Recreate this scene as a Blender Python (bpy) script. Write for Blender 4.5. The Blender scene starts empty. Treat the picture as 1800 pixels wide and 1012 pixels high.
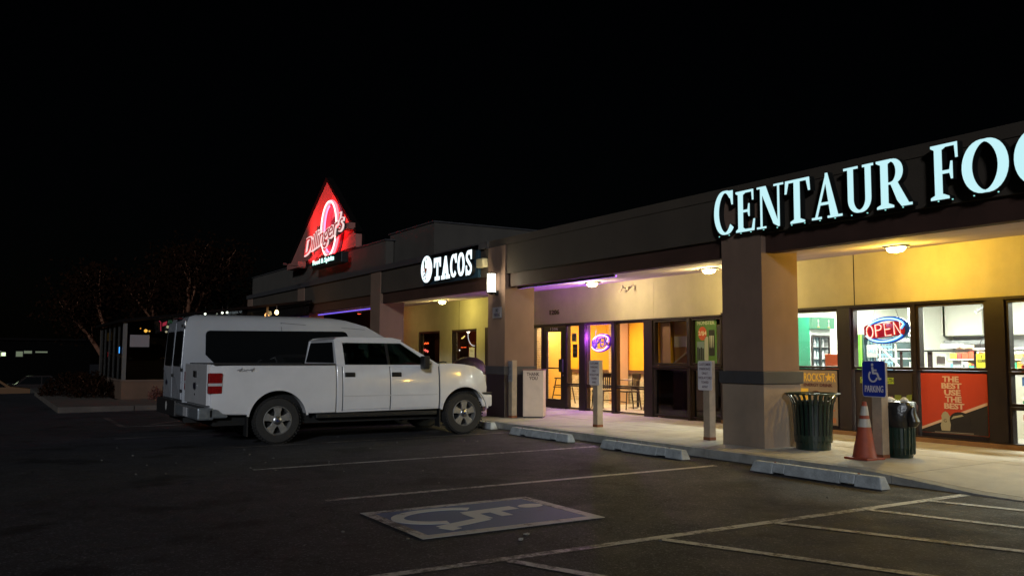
import bpy, bmesh, math, random
from mathutils import Vector, Matrix
random.seed(7)
R = math.radians
SC = bpy.context.scene
COL = SC.collection

# ---------------------------------------------------------------- camera
def make_camera():
    a, th, r = R(30.9), R(4.534), R(.234)
    F0 = Vector((-math.cos(a), math.sin(a), 0)); R0 = Vector((math.sin(a), math.cos(a), 0)); U0 = Vector((0, 0, 1))
    F = F0*math.cos(th)+U0*math.sin(th); U = U0*math.cos(th)-F0*math.sin(th)
    Rr = R0*math.cos(r)+U*math.sin(r); U = U*math.cos(r)-R0*math.sin(r)
    cd = bpy.data.cameras.new('camera'); cam = bpy.data.objects.new('camera', cd); COL.objects.link(cam)
    m = Matrix((Rr, U, -F)).transposed().to_4x4(); m.translation = Vector((0, 0, 1.3)); cam.matrix_world = m
    cd.sensor_width = 36; cd.lens = 36*1550/1800; cd.clip_start = .05; cd.clip_end = 600
    SC.camera = cam
make_camera()

# ---------------------------------------------------------------- world, low sun standing in for car park lamps, exposure
SUN_EL, SUN_TRAVEL = R(16), Vector((-.83, .56, 0))
W = bpy.data.worlds.new('World'); SC.world = W; W.use_nodes = True
nt = W.node_tree; bg = nt.nodes['Background']
sky = nt.nodes.new('ShaderNodeTexSky'); sky.sky_type = 'NISHITA'; sky.sun_disc = False
sky.sun_elevation = SUN_EL; sky.sun_rotation = math.atan2(-SUN_TRAVEL.x, -SUN_TRAVEL.y)
nt.links.new(sky.outputs[0], bg.inputs[0]); bg.inputs[1].default_value = .00012
sl = bpy.data.lights.new('night_sun', 'SUN'); so = bpy.data.objects.new('night_sun', sl); COL.objects.link(so)
sl.energy = 1.0; sl.angle = R(6); sl.color = (.90, .95, 1.0)
t = SUN_TRAVEL.normalized()*math.cos(SUN_EL); t.z = -math.sin(SUN_EL)
so.rotation_euler = t.to_track_quat('-Z', 'Y').to_euler()
SC.view_settings.view_transform = 'Standard'; SC.view_settings.look = 'None'
SC.view_settings.exposure = 0; SC.view_settings.gamma = 1; SC.view_settings.use_curve_mapping = False
SC.cycles.use_denoising = True; SC.cycles.max_bounces = 6; SC.cycles.transparent_max_bounces = 16
SC.cycles.sample_clamp_indirect = 3; SC.cycles.caustics_reflective = False; SC.cycles.caustics_refractive = False

# ---------------------------------------------------------------- materials
MATS = {}
def mat(name, col, rough=.6, metal=0, spec=.5, coat=0, var=0, vscale=3, bump=0, bscale=60, dirt=0):
    if name in MATS: return MATS[name]
    m = bpy.data.materials.new(name); m.use_nodes = True; n = m.node_tree.nodes; L = m.node_tree.links
    b = n['Principled BSDF']; b.inputs['Base Color'].default_value = (*col, 1); b.inputs['Roughness'].default_value = rough
    b.inputs['Metallic'].default_value = metal; b.inputs['Specular IOR Level'].default_value = spec
    b.inputs['Coat Weight'].default_value = coat; b.inputs['Coat Roughness'].default_value = .05
    tc = n.new('ShaderNodeNewGeometry')
    if var:
        t1 = n.new('ShaderNodeTexNoise'); t1.inputs['Scale'].default_value = vscale; t1.inputs['Detail'].default_value = 6
        t1.inputs['Roughness'].default_value = .62
        L.new(tc.outputs['Position'], t1.inputs['Vector'])
        r = n.new('ShaderNodeMapRange'); r.inputs[1].default_value = .3; r.inputs[2].default_value = .7
        r.inputs[3].default_value = 1-var; r.inputs[4].default_value = 1+var
        L.new(t1.outputs[0], r.inputs[0])
        mx = n.new('ShaderNodeVectorMath'); mx.operation = 'SCALE'; mx.inputs[0].default_value = col
        L.new(r.outputs[0], mx.inputs['Scale']); L.new(mx.outputs[0], b.inputs['Base Color'])
        r2 = n.new('ShaderNodeMapRange'); r2.inputs[3].default_value = max(0, rough-.12); r2.inputs[4].default_value = min(1, rough+.12)
        L.new(t1.outputs[0], r2.inputs[0]); L.new(r2.outputs[0], b.inputs['Roughness'])
    if name.startswith(('stucco', 'wall_', 'soffit')):
        mp = n.new('ShaderNodeMapping'); mp.inputs['Scale'].default_value = (1.3, 1.3, .35); L.new(tc.outputs['Position'], mp.inputs[0])
        t3 = n.new('ShaderNodeTexNoise'); t3.inputs['Scale'].default_value = 1; t3.inputs['Detail'].default_value = 7; t3.inputs['Roughness'].default_value = .65; L.new(mp.outputs[0], t3.inputs['Vector'])
        r3 = n.new('ShaderNodeMapRange'); r3.inputs[1].default_value = .35; r3.inputs[2].default_value = .62; r3.inputs[3].default_value = .90; r3.inputs[4].default_value = 1.04; L.new(t3.outputs[0], r3.inputs[0])
        s3 = n.new('ShaderNodeVectorMath'); s3.operation = 'SCALE'; L.new(mx.outputs[0], s3.inputs[0]); L.new(r3.outputs[0], s3.inputs['Scale']); L.new(s3.outputs[0], b.inputs['Base Color'])
    if bump:
        t2 = n.new('ShaderNodeTexNoise'); t2.inputs['Scale'].default_value = bscale; t2.inputs['Detail'].default_value = 4
        L.new(tc.outputs['Position'], t2.inputs['Vector'])
        bp = n.new('ShaderNodeBump'); bp.inputs['Strength'].default_value = bump; bp.inputs['Distance'].default_value = .01
        L.new(t2.outputs[0], bp.inputs['Height']); L.new(bp.outputs[0], b.inputs['Normal'])
    MATS[name] = m; return m
def emis(name, col, s):
    if name in MATS: return MATS[name]
    m = bpy.data.materials.new(name); m.use_nodes = True; b = m.node_tree.nodes['Principled BSDF']
    b.inputs['Base Color'].default_value = (.02, .02, .02, 1); b.inputs['Emission Color'].default_value = (*col, 1)
    b.inputs['Emission Strength'].default_value = s; b.inputs['Roughness'].default_value = .4
    MATS[name] = m; return m
def glass(name, tint, refl=.12):
    if name in MATS: return MATS[name]
    m = bpy.data.materials.new(name); m.use_nodes = True; n = m.node_tree.nodes; L = m.node_tree.links
    n.remove(n['Principled BSDF']); out = n['Material Output']
    tr = n.new('ShaderNodeBsdfTransparent'); tr.inputs[0].default_value = (*tint, 1)
    gl = n.new('ShaderNodeBsdfGlossy'); gl.inputs['Roughness'].default_value = .02
    fz = n.new('ShaderNodeFresnel'); fz.inputs['IOR'].default_value = 1.3+refl
    ge = n.new('ShaderNodeNewGeometry'); sb = n.new('ShaderNodeMath'); sb.operation = 'SUBTRACT'; sb.inputs[0].default_value = 1; L.new(ge.outputs['Backfacing'], sb.inputs[1])
    mu = n.new('ShaderNodeMath'); mu.operation = 'MULTIPLY'; L.new(fz.outputs[0], mu.inputs[0]); L.new(sb.outputs[0], mu.inputs[1])
    mx = n.new('ShaderNodeMixShader'); L.new(mu.outputs[0], mx.inputs[0]); L.new(tr.outputs[0], mx.inputs[1]); L.new(gl.outputs[0], mx.inputs[2])
    L.new(mx.outputs[0], out.inputs[0]); MATS[name] = m; return m

def asphalt_mat():
    m = mat('asphalt', (.030, .029, .031), rough=.85, spec=.22)
    n = m.node_tree.nodes; L = m.node_tree.links; b = n['Principled BSDF']
    g = n.new('ShaderNodeNewGeometry')
    def noise(s, d=5, ro=.6):
        t = n.new('ShaderNodeTexNoise'); t.inputs['Scale'].default_value = s; t.inputs['Detail'].default_value = d; t.inputs['Roughness'].default_value = ro
        L.new(g.outputs['Position'], t.inputs['Vector']); return t
    def rng(sock, a, b_, c, d):
        r = n.new('ShaderNodeMapRange'); r.inputs[1].default_value = a; r.inputs[2].default_value = b_; r.inputs[3].default_value = c; r.inputs[4].default_value = d
        L.new(sock, r.inputs[0]); return r.outputs[0]
    def mul(a, b_):
        x = n.new('ShaderNodeMath'); x.operation = 'MULTIPLY'; L.new(a, x.inputs[0]); L.new(b_, x.inputs[1]); return x.outputs[0]
    big = rng(noise(.35).outputs[0], .35, .65, .84, 1.14)
    mid = rng(noise(3.2).outputs[0], .3, .7, .9, 1.1)
    fine = rng(noise(90, 2).outputs[0], .3, .75, .45, 1.75)
    pale = rng(noise(1.1, 8, .7).outputs[0], .68, .80, 1, 1.9)     # worn, dusty patches
    v = n.new('ShaderNodeTexVoronoi'); v.feature = 'DISTANCE_TO_EDGE'; v.inputs['Scale'].default_value = .42
    nz = noise(1.5, 6); add = n.new('ShaderNodeVectorMath'); add.operation = 'ADD'; sc = n.new('ShaderNodeVectorMath'); sc.operation = 'SCALE'
    sc.inputs['Scale'].default_value = .9; L.new(nz.outputs['Color'], sc.inputs[0]); L.new(g.outputs['Position'], add.inputs[0]); L.new(sc.outputs[0], add.inputs[1])
    L.new(add.outputs[0], v.inputs['Vector']); crack = rng(v.outputs['Distance'], .0, .006, .35, 1)
    stain = rng(noise(.9, 3).outputs[0], .57, .66, 1, .45)          # oil
    vo = n.new('ShaderNodeTexVoronoi'); vo.inputs['Scale'].default_value = 60; L.new(g.outputs['Position'], vo.inputs['Vector'])
    sepc = n.new('ShaderNodeSeparateColor'); L.new(vo.outputs['Color'], sepc.inputs[0]); stone = rng(sepc.outputs[0], .80, .97, 1, 2.6)
    f = mul(mul(mul(mul(mul(mul(big, mid), fine), pale), crack), stain), stone)
    s = n.new('ShaderNodeVectorMath'); s.operation = 'SCALE'; s.inputs[0].default_value = (.0290, .0290, .0345); L.new(f, s.inputs['Scale'])
    L.new(s.outputs[0], b.inputs['Base Color'])
    bp = n.new('ShaderNodeBump'); bp.inputs['Strength'].default_value = .55; bp.inputs['Distance'].default_value = .012
    L.new(noise(70, 3).outputs[0], bp.inputs['Height']); L.new(bp.outputs[0], b.inputs['Normal'])
    L.new(rng(noise(2.2).outputs[0], .3, .7, .68, .9), b.inputs['Roughness'])
    return m
def paint_mat(name, col, hide=.5):
    """road paint worn through to the asphalt in flakes"""
    m = mat(name, col, rough=.6, bump=.3, bscale=70)
    n = m.node_tree.nodes; L = m.node_tree.links; b = n['Principled BSDF']; g = n.new('ShaderNodeNewGeometry')
    t = n.new('ShaderNodeTexNoise'); t.inputs['Scale'].default_value = 16; t.inputs['Detail'].default_value = 8; t.inputs['Roughness'].default_value = .75
    L.new(g.outputs['Position'], t.inputs['Vector'])
    t2 = n.new('ShaderNodeTexNoise'); t2.inputs['Scale'].default_value = 1.3; L.new(g.outputs['Position'], t2.inputs['Vector'])
    ad = n.new('ShaderNodeMath'); ad.operation = 'MULTIPLY_ADD'; ad.inputs[1].default_value = .6; L.new(t2.outputs[0], ad.inputs[0]); L.new(t.outputs[0], ad.inputs[2])
    r = n.new('ShaderNodeMapRange'); r.inputs[1].default_value = hide+.2; r.inputs[2].default_value = hide+.34; L.new(ad.outputs[0], r.inputs[0])
    mx = n.new('ShaderNodeMix'); mx.data_type = 'RGBA'; mx.inputs[6].default_value = (.032, .03, .032, 1); mx.inputs[7].default_value = (*col, 1)
    L.new(r.outputs[0], mx.inputs[0]); L.new(mx.outputs[2], b.inputs['Base Color']); return m

M = dict(
    asphalt=asphalt_mat(),
    line=paint_mat('road_paint_white', (.36, .36, .37), .49), blue_paint=paint_mat('road_paint_blue', (.038, .082, .21), .34),
    ghost=paint_mat('road_paint_faded', (.16, .15, .15), .58), pinkp=paint_mat('road_paint_red', (.16, .05, .08), .62),
    concrete=mat('concrete_walk', (.36, .34, .31), .8, var=.22, vscale=2.2, bump=.35, bscale=90),
    kerb=mat('concrete_kerb', (.26, .26, .25), .85, var=.3, vscale=5, bump=.5, bscale=50),
    joint=mat('joint_filler', (.05, .045, .04), .9),
    stop=mat('concrete_stop', (.36, .39, .41), .85, var=.28, vscale=7, bump=.6, bscale=45),
    fascia=mat('stucco_taupe', (.054, .041, .030), .9, var=.14, vscale=1.4, bump=.5, bscale=120),  # taupe made darker to stand in for lamp light fading upward
    parapet=mat('stucco_grey', (.066, .058, .050), .9, var=.14, vscale=1.2, bump=.5, bscale=120),  # grey darkened likewise for the weaker light up there
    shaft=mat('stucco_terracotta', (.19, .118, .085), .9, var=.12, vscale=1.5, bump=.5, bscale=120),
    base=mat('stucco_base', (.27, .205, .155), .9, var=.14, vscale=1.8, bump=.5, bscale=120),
    trim=mat('trim_dark', (.045, .043, .047), .7, var=.2, vscale=4),
    brown=mat('beam_brown', (.045, .018, .012), .75, var=.25, vscale=2.5, bump=.2, bscale=40),
    wall=mat('wall_cream', (.56, .50, .39), .85, var=.10, vscale=1.6, bump=.4, bscale=110),
    soffit=mat('soffit_paint', (.50, .41, .46), .85, var=.1, vscale=2, bump=.2, bscale=90),
    frame=mat('bronze_aluminium', (.024, .016, .017), .42, metal=.3, var=.15, vscale=8),
    frame2=mat('bronze_panel', (.020, .012, .014), .5, var=.2, vscale=5),
    glass=glass('window_glass', (.93, .95, .93), .18), glass_d=glass('tinted_glass', (.30, .30, .28), .28),
    glass_car=mat('car_glass', (.006, .007, .008), .04, spec=.6, coat=.3),
    glass_car2=glass('car_side_glass', (.35, .42, .40), .3),
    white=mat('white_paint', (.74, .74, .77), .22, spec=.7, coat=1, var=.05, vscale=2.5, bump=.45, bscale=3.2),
    white2=mat('van_paint_dimmed', (.42, .44, .49), .22, spec=.5, coat=1, var=.05, vscale=2, bump=.35, bscale=2.4),  # white paint darkened and blued for the dimmer light on the van
    black=mat('black_plastic', (.012, .012, .013), .5, bump=.1, bscale=200), rubber=mat('tyre_rubber', (.022, .021, .021), .82, var=.3, vscale=12, bump=.4, bscale=80),
    chrome=mat('dull_chrome', (.45, .46, .48), .28, metal=1, var=.1, vscale=10), alloy=mat('alloy', (.26, .255, .25), .45, metal=.4, var=.2, vscale=14),
    bumper=mat('bumper_steel', (.26, .29, .32), .35, metal=.6, var=.2, vscale=8),
    redlens=mat('red_lens', (.26, .008, .008), .15, coat=1, var=.35, vscale=22), clearlens=mat('clear_lens', (.55, .55, .58), .12, coat=.8),
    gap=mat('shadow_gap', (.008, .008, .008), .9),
    greenbin=mat('bin_green', (.005, .019, .013), .38, coat=.3, var=.2, vscale=10), bag=mat('bin_bag', (.010, .010, .011), .28, bump=.6, bscale=25),
    wood=mat('post_paint', (.29, .23, .175), .8, var=.2, vscale=6, bump=.4, bscale=60), rust=mat('rust', (.18, .06, .025), .9, var=.3, vscale=20),
    paper=mat('paper', (.72, .72, .70), .8, var=.04, vscale=5), signwhite=mat('sign_white', (.62, .58, .62), .5, var=.08, vscale=8),
    signblue=mat('sign_blue', (.010, .030, .30), .45, var=.12, vscale=9), ink=mat('ink', (.03, .025, .03), .7),
    orange=mat('cone_orange', (.25, .045, .022), .6, var=.2, vscale=9), conewhite=mat('cone_white', (.36, .35, .33), .5, var=.15, vscale=12),
    tan=mat('bin_tan', (.55, .45, .38), .7, var=.08, vscale=5, bump=.3, bscale=130),
    foliage=mat('leaf_dark', (.015, .0065, .0035), .95, spec=0, var=.5, vscale=2), bark=mat('bark', (.15, .06, .030), .9, var=.3, vscale=5, bump=.6, bscale=20),
)

# ---------------------------------------------------------------- mesh helpers
class MB:
    def __init__(s): s.bm = bmesh.new()
    def box(s, x0, x1, y0, y1, z0, z1, bev=0):
        b = s.bm; v = [b.verts.new(p) for p in ((x0,y0,z0),(x1,y0,z0),(x1,y1,z0),(x0,y1,z0),(x0,y0,z1),(x1,y0,z1),(x1,y1,z1),(x0,y1,z1))]
        f = [b.faces.new([v[i] for i in q]) for q in ((0,3,2,1),(4,5,6,7),(0,1,5,4),(1,2,6,5),(2,3,7,6),(3,0,4,7))]
        if bev: bmesh.ops.bevel(b, geom=list({e for g in f for e in g.edges}), offset=bev, segments=2, affect='EDGES', profile=.6)
        return s
    def hexa(s, v8):
        b = s.bm; v = [b.verts.new(p) for p in v8]
        for q in ((0,3,2,1),(4,5,6,7),(0,1,5,4),(1,2,6,5),(2,3,7,6),(3,0,4,7)): b.faces.new([v[i] for i in q])
        return s
    def prism(s, loops3a, loops3b):
        """two matching 3-D loops joined into a closed solid (n-gon ends)"""
        b = s.bm; A = [b.verts.new(p) for p in loops3a]; B = [b.verts.new(p) for p in loops3b]; n = len(A)
        b.faces.new(A[::-1]); b.faces.new(B)
        for i in range(n): b.faces.new((A[i], A[(i+1) % n], B[(i+1) % n], B[i]))
        return s
    def poly(s, fr, pts, d0, d1):
        if area(pts) < 0: pts = pts[::-1]
        return s.prism([fr(x, y, d0) for x, y in pts], [fr(x, y, d1) for x, y in pts])
    def strip(s, fr, left, right, d0, d1, closed=False):
        b = s.bm; n = len(left)
        rows = [[b.verts.new(fr(*p)) for p in ((*left[i], d0), (*right[i], d0), (*right[i], d1), (*left[i], d1))] for i in range(n)]
        for i in range(n if closed else n-1):
            a, c = rows[i], rows[(i+1) % n]
            for k in range(4): b.faces.new((a[k], a[(k+1) % 4], c[(k+1) % 4], c[k]))
        if not closed: b.faces.new(rows[0][::-1]); b.faces.new(rows[-1])
        return s
    def tube(s, pts, r, n=8, closed=False, r1=None):
        b = s.bm; pts = [Vector(p) for p in pts]; N = len(pts); rings = []
        for i, p in enumerate(pts):
            if closed: d = pts[(i+1) % N]-pts[i-1]
            else: d = pts[min(i+1, N-1)]-pts[max(i-1, 0)]
            d.normalize(); u = d.cross(Vector((0, 0, 1)))
            if u.length < .05: u = d.cross(Vector((0, 1, 0)))
            u.normalize(); w = d.cross(u); rr = r if r1 is None else r+(r1-r)*i/(N-1)
            rings.append([b.verts.new(p+u*math.cos(2*math.pi*k/n)*rr+w*math.sin(2*math.pi*k/n)*rr) for k in range(n)])
        for i in range(N if closed else N-1):
            a, c = rings[i], rings[(i+1) % N]
            for k in range(n): b.faces.new((a[k], a[(k+1) % n], c[(k+1) % n], c[k]))
        if not closed: b.faces.new(rings[0][::-1]); b.faces.new(rings[-1])
        return s
    def lathe(s, c, prof, axis='Z', n=24, sx=1, sy=1, caps=True):
        b = s.bm; rings = []
        for (r, h) in prof:
            ring = []
            for k in range(n):
                a = 2*math.pi*k/n; x, y = r*math.cos(a)*sx, r*math.sin(a)*sy
                p = (x, y, h) if axis == 'Z' else ((h, x, y) if axis == 'X' else (x, h, y))
                ring.append(b.verts.new(Vector(c)+Vector(p)))
            rings.append(ring)
        for i in range(len(rings)-1):
            for k in range(n): b.faces.new((rings[i][k], rings[i][(k+1) % n], rings[i+1][(k+1) % n], rings[i+1][k]))
        if caps and prof[0][0] > 1e-4: b.faces.new(rings[0][::-1])
        if caps and prof[-1][0] > 1e-4: b.faces.new(rings[-1])
        return s
    def build(s, name, m, parent=None, smooth=False, bevel=0, label=None, origin=None, kind=None, seg=2):
        b = s.bm; bmesh.ops.remove_doubles(b, verts=b.verts, dist=1e-6); bmesh.ops.recalc_face_normals(b, faces=b.faces)
        me = bpy.data.meshes.new(name); vs = [v.co for v in b.verts]
        lo = Vector([min(v[i] for v in vs) for i in range(3)]); hi = Vector([max(v[i] for v in vs) for i in range(3)])
        o = Vector(origin) if origin else Vector(((lo.x+hi.x)/2, (lo.y+hi.y)/2, lo.z))
        for v in b.verts: v.co -= o
        b.to_mesh(me); b.free()
        return link(name, me, m, o, parent, smooth, bevel, label, kind, seg)
WL = {}
def wl(o): return WL.get(o.name, Vector((0, 0, 0)))
def link(name, me, m, o, parent=None, smooth=False, bevel=0, label=None, kind=None, seg=2):
    if m is not None: me.materials.append(m if not isinstance(m, str) else M[m])
    ob = bpy.data.objects.new(name, me); COL.objects.link(ob); WL[ob.name] = o.copy()
    if parent: ob.parent = parent; ob.location = o-wl(parent)
    else: ob.location = o
    if smooth:
        for p in me.polygons: p.use_smooth = True
        try: me.set_sharp_from_angle(angle=R(38))
        except Exception: pass
    if bevel:
        md = ob.modifiers.new('edge', 'BEVEL'); md.width = bevel; md.segments = seg; md.limit_method = 'ANGLE'; md.angle_limit = R(40)
    if label: ob['label'] = label
    if kind: ob['kind'] = kind
    return ob
def thing(name, label, cat, loc, group=None):
    o = bpy.data.objects.new(name, None); COL.objects.link(o); o.location = loc; o.empty_display_size = .1
    WL[o.name] = Vector(loc); return tag(o, label, cat, group)
def tag(o, label, cat, group=None):
    o['label'] = label; o['category'] = cat
    if group: o['group'] = group
    return o
def copy_tree(o, dloc, label=None, parent=None):
    c = o.copy(); COL.objects.link(c)
    if parent: c.parent = parent
    else: c.location = o.location+Vector(dloc); WL[c.name] = wl(o)+Vector(dloc)
    if label: c['label'] = label
    for ch in list(o.children): copy_tree(ch, None, None, c)
    return c
def area(p): return sum(p[i][0]*p[(i+1) % len(p)][1]-p[(i+1) % len(p)][0]*p[i][1] for i in range(len(p)))/2
class Fr:
    def __init__(s, o, u=(1, 0, 0), v=(0, 0, 1)): s.o = Vector(o); s.u = Vector(u).normalized(); s.v = Vector(v).normalized(); s.n = s.u.cross(s.v)
    def __call__(s, x, y, d=0): return s.o+s.u*x+s.v*y+s.n*d
def S(x, y, z): return Fr((x, y, z))                      # faces the car park (-Y)
def arc(cx, cy, rx, ry, a0, a1, n=16): return [(cx+rx*math.cos(R(a0+(a1-a0)*i/n)), cy+ry*math.sin(R(a0+(a1-a0)*i/n))) for i in range(n+1)]
def ribbon(pts, w, wt=None, closed=False):
    """left and right edges of a stroke; wt = width where it runs flat"""
    L_, R_ = [], []; n = len(pts)
    for i in range(n):
        if closed: a, b = pts[i-1], pts[(i+1) % n]
        else: a, b = pts[max(i-1, 0)], pts[min(i+1, n-1)]
        dx, dy = b[0]-a[0], b[1]-a[1]; l = math.hypot(dx, dy) or 1; dx /= l; dy /= l
        ww = (w if wt is None else wt+(w-wt)*abs(dy)**1.3)/2
        L_.append((pts[i][0]-dy*ww, pts[i][1]+dx*ww)); R_.append((pts[i][0]+dy*ww, pts[i][1]-dx*ww))
    return L_, R_
def rect(x0, x1, y0, y1): return [(x0, y0), (x1, y0), (x1, y1), (x0, y1)]
def rrect(x0, x1, y0, y1, r, n=4):
    return arc(x1-r, y1-r, r, r, 0, 90, n)+arc(x0+r, y1-r, r, r, 90, 180, n)+arc(x0+r, y0+r, r, r, 180, 270, n)+arc(x1-r, y0+r, r, r, 270, 360, n)
def text(name, body, fr, x0, x1, y0, y1, d0, d1, m, parent=None, bold=0, shear=0, label=None, space=1, kind=None):
    c = bpy.data.curves.new('text', 'FONT'); c.body = body; c.size = 1; c.offset = bold; c.shear = shear; c.extrude = .5
    c.resolution_u = 3; c.space_character = space; c.align_x = 'CENTER'; c.space_line = .95
    o = bpy.data.objects.new('text', c); me = bpy.data.meshes.new_from_object(o); bpy.data.objects.remove(o); bpy.data.curves.remove(c)
    vs = [v.co.copy() for v in me.vertices]
    ax, bx = min(v.x for v in vs), max(v.x for v in vs); ay, by = min(v.y for v in vs), max(v.y for v in vs)
    org = fr((x0+x1)/2, (y0+y1)/2, d0)
    for v, p in zip(me.vertices, vs):
        q = fr(x0+(p.x-ax)/(bx-ax)*(x1-x0), y0+(p.y-ay)/(by-ay)*(y1-y0), d0 if p.z < 0 else d1); v.co = q-org
    me.materials.clear(); me.name = name
    return link(name, me, m, org, parent, label=label, kind=kind)
def part(name, m, parent, f, **k):
    b = MB(); f(b); return b.build(name, m, parent, **k)
def wheelchair(b, fr, x0, y0, w, h, d0, d1, lw=.09):
    P = lambda x, y: (x0+x*w, y0+y*h)
    k = [0]
    def st(pts, ww=lw):
        l, r = ribbon([P(*p) for p in pts], ww*min(w, h)); k[0] += 1; b.strip(fr, l, r, d0, d1+.0004*k[0])
    hd = [P(*p) for p in arc(.36, .92, .085, .085, 0, 360, 14)[:-1]]; b.poly(fr, hd, d0, d1)
    st([(.36, .80), (.385, .62), (.41, .44)], lw*1.35); st([(.385, .63), (.66, .63)]); st([(.40, .47), (.70, .47)], lw*1.2)
    st([(.69, .47), (.76, .32), (.84, .14)], lw*1.2); st([(.83, .15), (.96, .19)])
    st(arc(.40, .31, .285, .285, 128, 345, 20))
SW = 0.0
def gz(y): return -.13+.008*(min(y, 9.2)-8.35)
def gzx(x, y):
    t_ = min(max((-40-x)/12, 0), 1); return gz(y)-1.05*t_*t_*(3-2*t_)

# ================================================================ THE GROUND
def build_ground():
    b = MB(); bm = b.bm
    xs = [-300, -120, -70]+[-52+i*1.0 for i in range(14)]+[-30, -20, -10, 0, 8, 40, 120]; ys = [-150, -60, -20, -5, 0, 4, 8.35, 9.2, 30, 80, 260]
    g = [[bm.verts.new((x, y, gzx(x, y)+(0 if y > -6 else 0))) for y in ys] for x in xs]
    for i in range(len(xs)-1):
        for j in range(len(ys)-1): bm.faces.new((g[i][j], g[i+1][j], g[i+1][j+1], g[i][j+1]))
    lot = b.build('parking_lot', 'asphalt', kind='structure', origin=(0, 0, -.2))
    def line(p, q, w, m='line', lift=.004, name='painted_line', label=None):
        p = Vector((*p, 0)); q = Vector((*q, 0)); d = (q-p); n_ = Vector((-d.y, d.x, 0)).normalized()*w/2
        k = max(2, int(d.length/1.0)); b = MB(); bm = b.bm; L1 = []
        for i in range(k+1):
            c = p+d*i/k; L1.append([bm.verts.new((v.x, v.y, gzx(v.x, v.y)+lift)) for v in (c+n_, c-n_)])
        for i in range(k): bm.faces.new((L1[i][0], L1[i][1], L1[i+1][1], L1[i+1][0]))
        return b.build(name, m, lot, label=label)
    line((-5.70, 1.2), (-5.66, 9.0), .105)
    for x, y0, y1, m_ in ((-8.9, 3.1, 8.5, 'line'), (-11.75, 3.1, 8.6, 'line'), (-14.72, 3.1, 8.6, 'ghost'), (-17.4, 2.1, 8.6, 'ghost'), (-20.2, 2.6, 8.6, 'line'), (-23.0, 2.6, 8.6, 'ghost')):
        line((x, y0), (x+.03, y1), .10 if x > -12 else .12, m_)
    for y0, dx in ((3.35, 3.6), (4.78, 3.6), (6.1, 3.6), (7.35, 3.2), (8.32, 2.6)):
        line((-5.62, y0), (-5.62+dx, y0+dx*(.40 if y0 < 7 else .3)), .095, lift=.006)
    line((-20.2, 2.6), (-23.4, 2.6), .12, 'ghost'); line((-20.6, 3.2), (-22.8, 5.2), .12, 'ghost'); line((-20.6, 4.9), (-22.9, 7.0), .12, 'ghost')
    # the painted wheelchair panel
    fr = Fr((-8.0, 3.12, gz(4)+.004), (1, 0, 0), (0, 1, .008))
    part('accessible_panel', 'blue_paint', lot, lambda b: b.poly(fr, rect(.10, 1.28, .1, 1.72), -.002, 0))
    part('accessible_panel_border', 'line', lot, lambda b: b.strip(fr, [(0.02, 0), (1.40, 0), (1.40, 1.83), (0.02, 1.83)], [(.12, .1), (1.28, .1), (1.28, 1.72), (.12, 1.72)], -.002, .002, True))
    part('wheelchair_symbol', mat_line2(), lot, lambda b: wheelchair(b, fr, .12, .12, 1.12, 1.58, .002, .004, .105))
    # loose grit and scraps
    b = MB(); rr = random.Random(3)
    for i in range(90):
        x = rr.uniform(-16, -3); y = rr.uniform(1.5, 8.8); s_ = rr.uniform(.006, .02); z = gz(y)
        b.lathe((x, y, z-.003), [(s_, 0), (s_*.8, s_*.6), (0, s_*.9)], n=5)
    b.build('grit', mat('grit', (.12, .115, .11), .9, var=.4, vscale=9), kind='stuff')
    rr = random.Random(5)
    spots = [(-6.35, 3.95), (-6.2, 3.8)]
    scrap = None
    for i, (x, y) in enumerate(spots):
        b = MB(); s_ = rr.uniform(.02, .03)
        pts = [(x+s_*math.cos(a)*rr.uniform(.6, 1.1), y+s_*math.sin(a)*rr.uniform(.6, 1.1)) for a in [k*1.05 for k in range(6)]]
        b.prism([(p, q, gz(y)+.004) for p, q in pts], [(p+.004, q, gz(y)+.012+rr.random()*.01) for p, q in pts])
        o = b.build('paper_scrap', mat('scrap', (.3, .29, .27), .9))
        tag(o, ['pale scrap on the asphalt beside the long white stall line', 'small white scrap lying just on the white stall line', 'pale crumpled scrap left of the white stall line end', 'small scrap between the stall line and the blue panel',
                'pale scrap near the bottom of the empty asphalt', 'tiny scrap far out on the dark asphalt at left', 'small scrap near the foot of the faded stall line'][i], 'litter')
def mat_line2(): return paint_mat('road_paint_symbol', (.46, .48, .50), .30)
build_ground()

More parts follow.
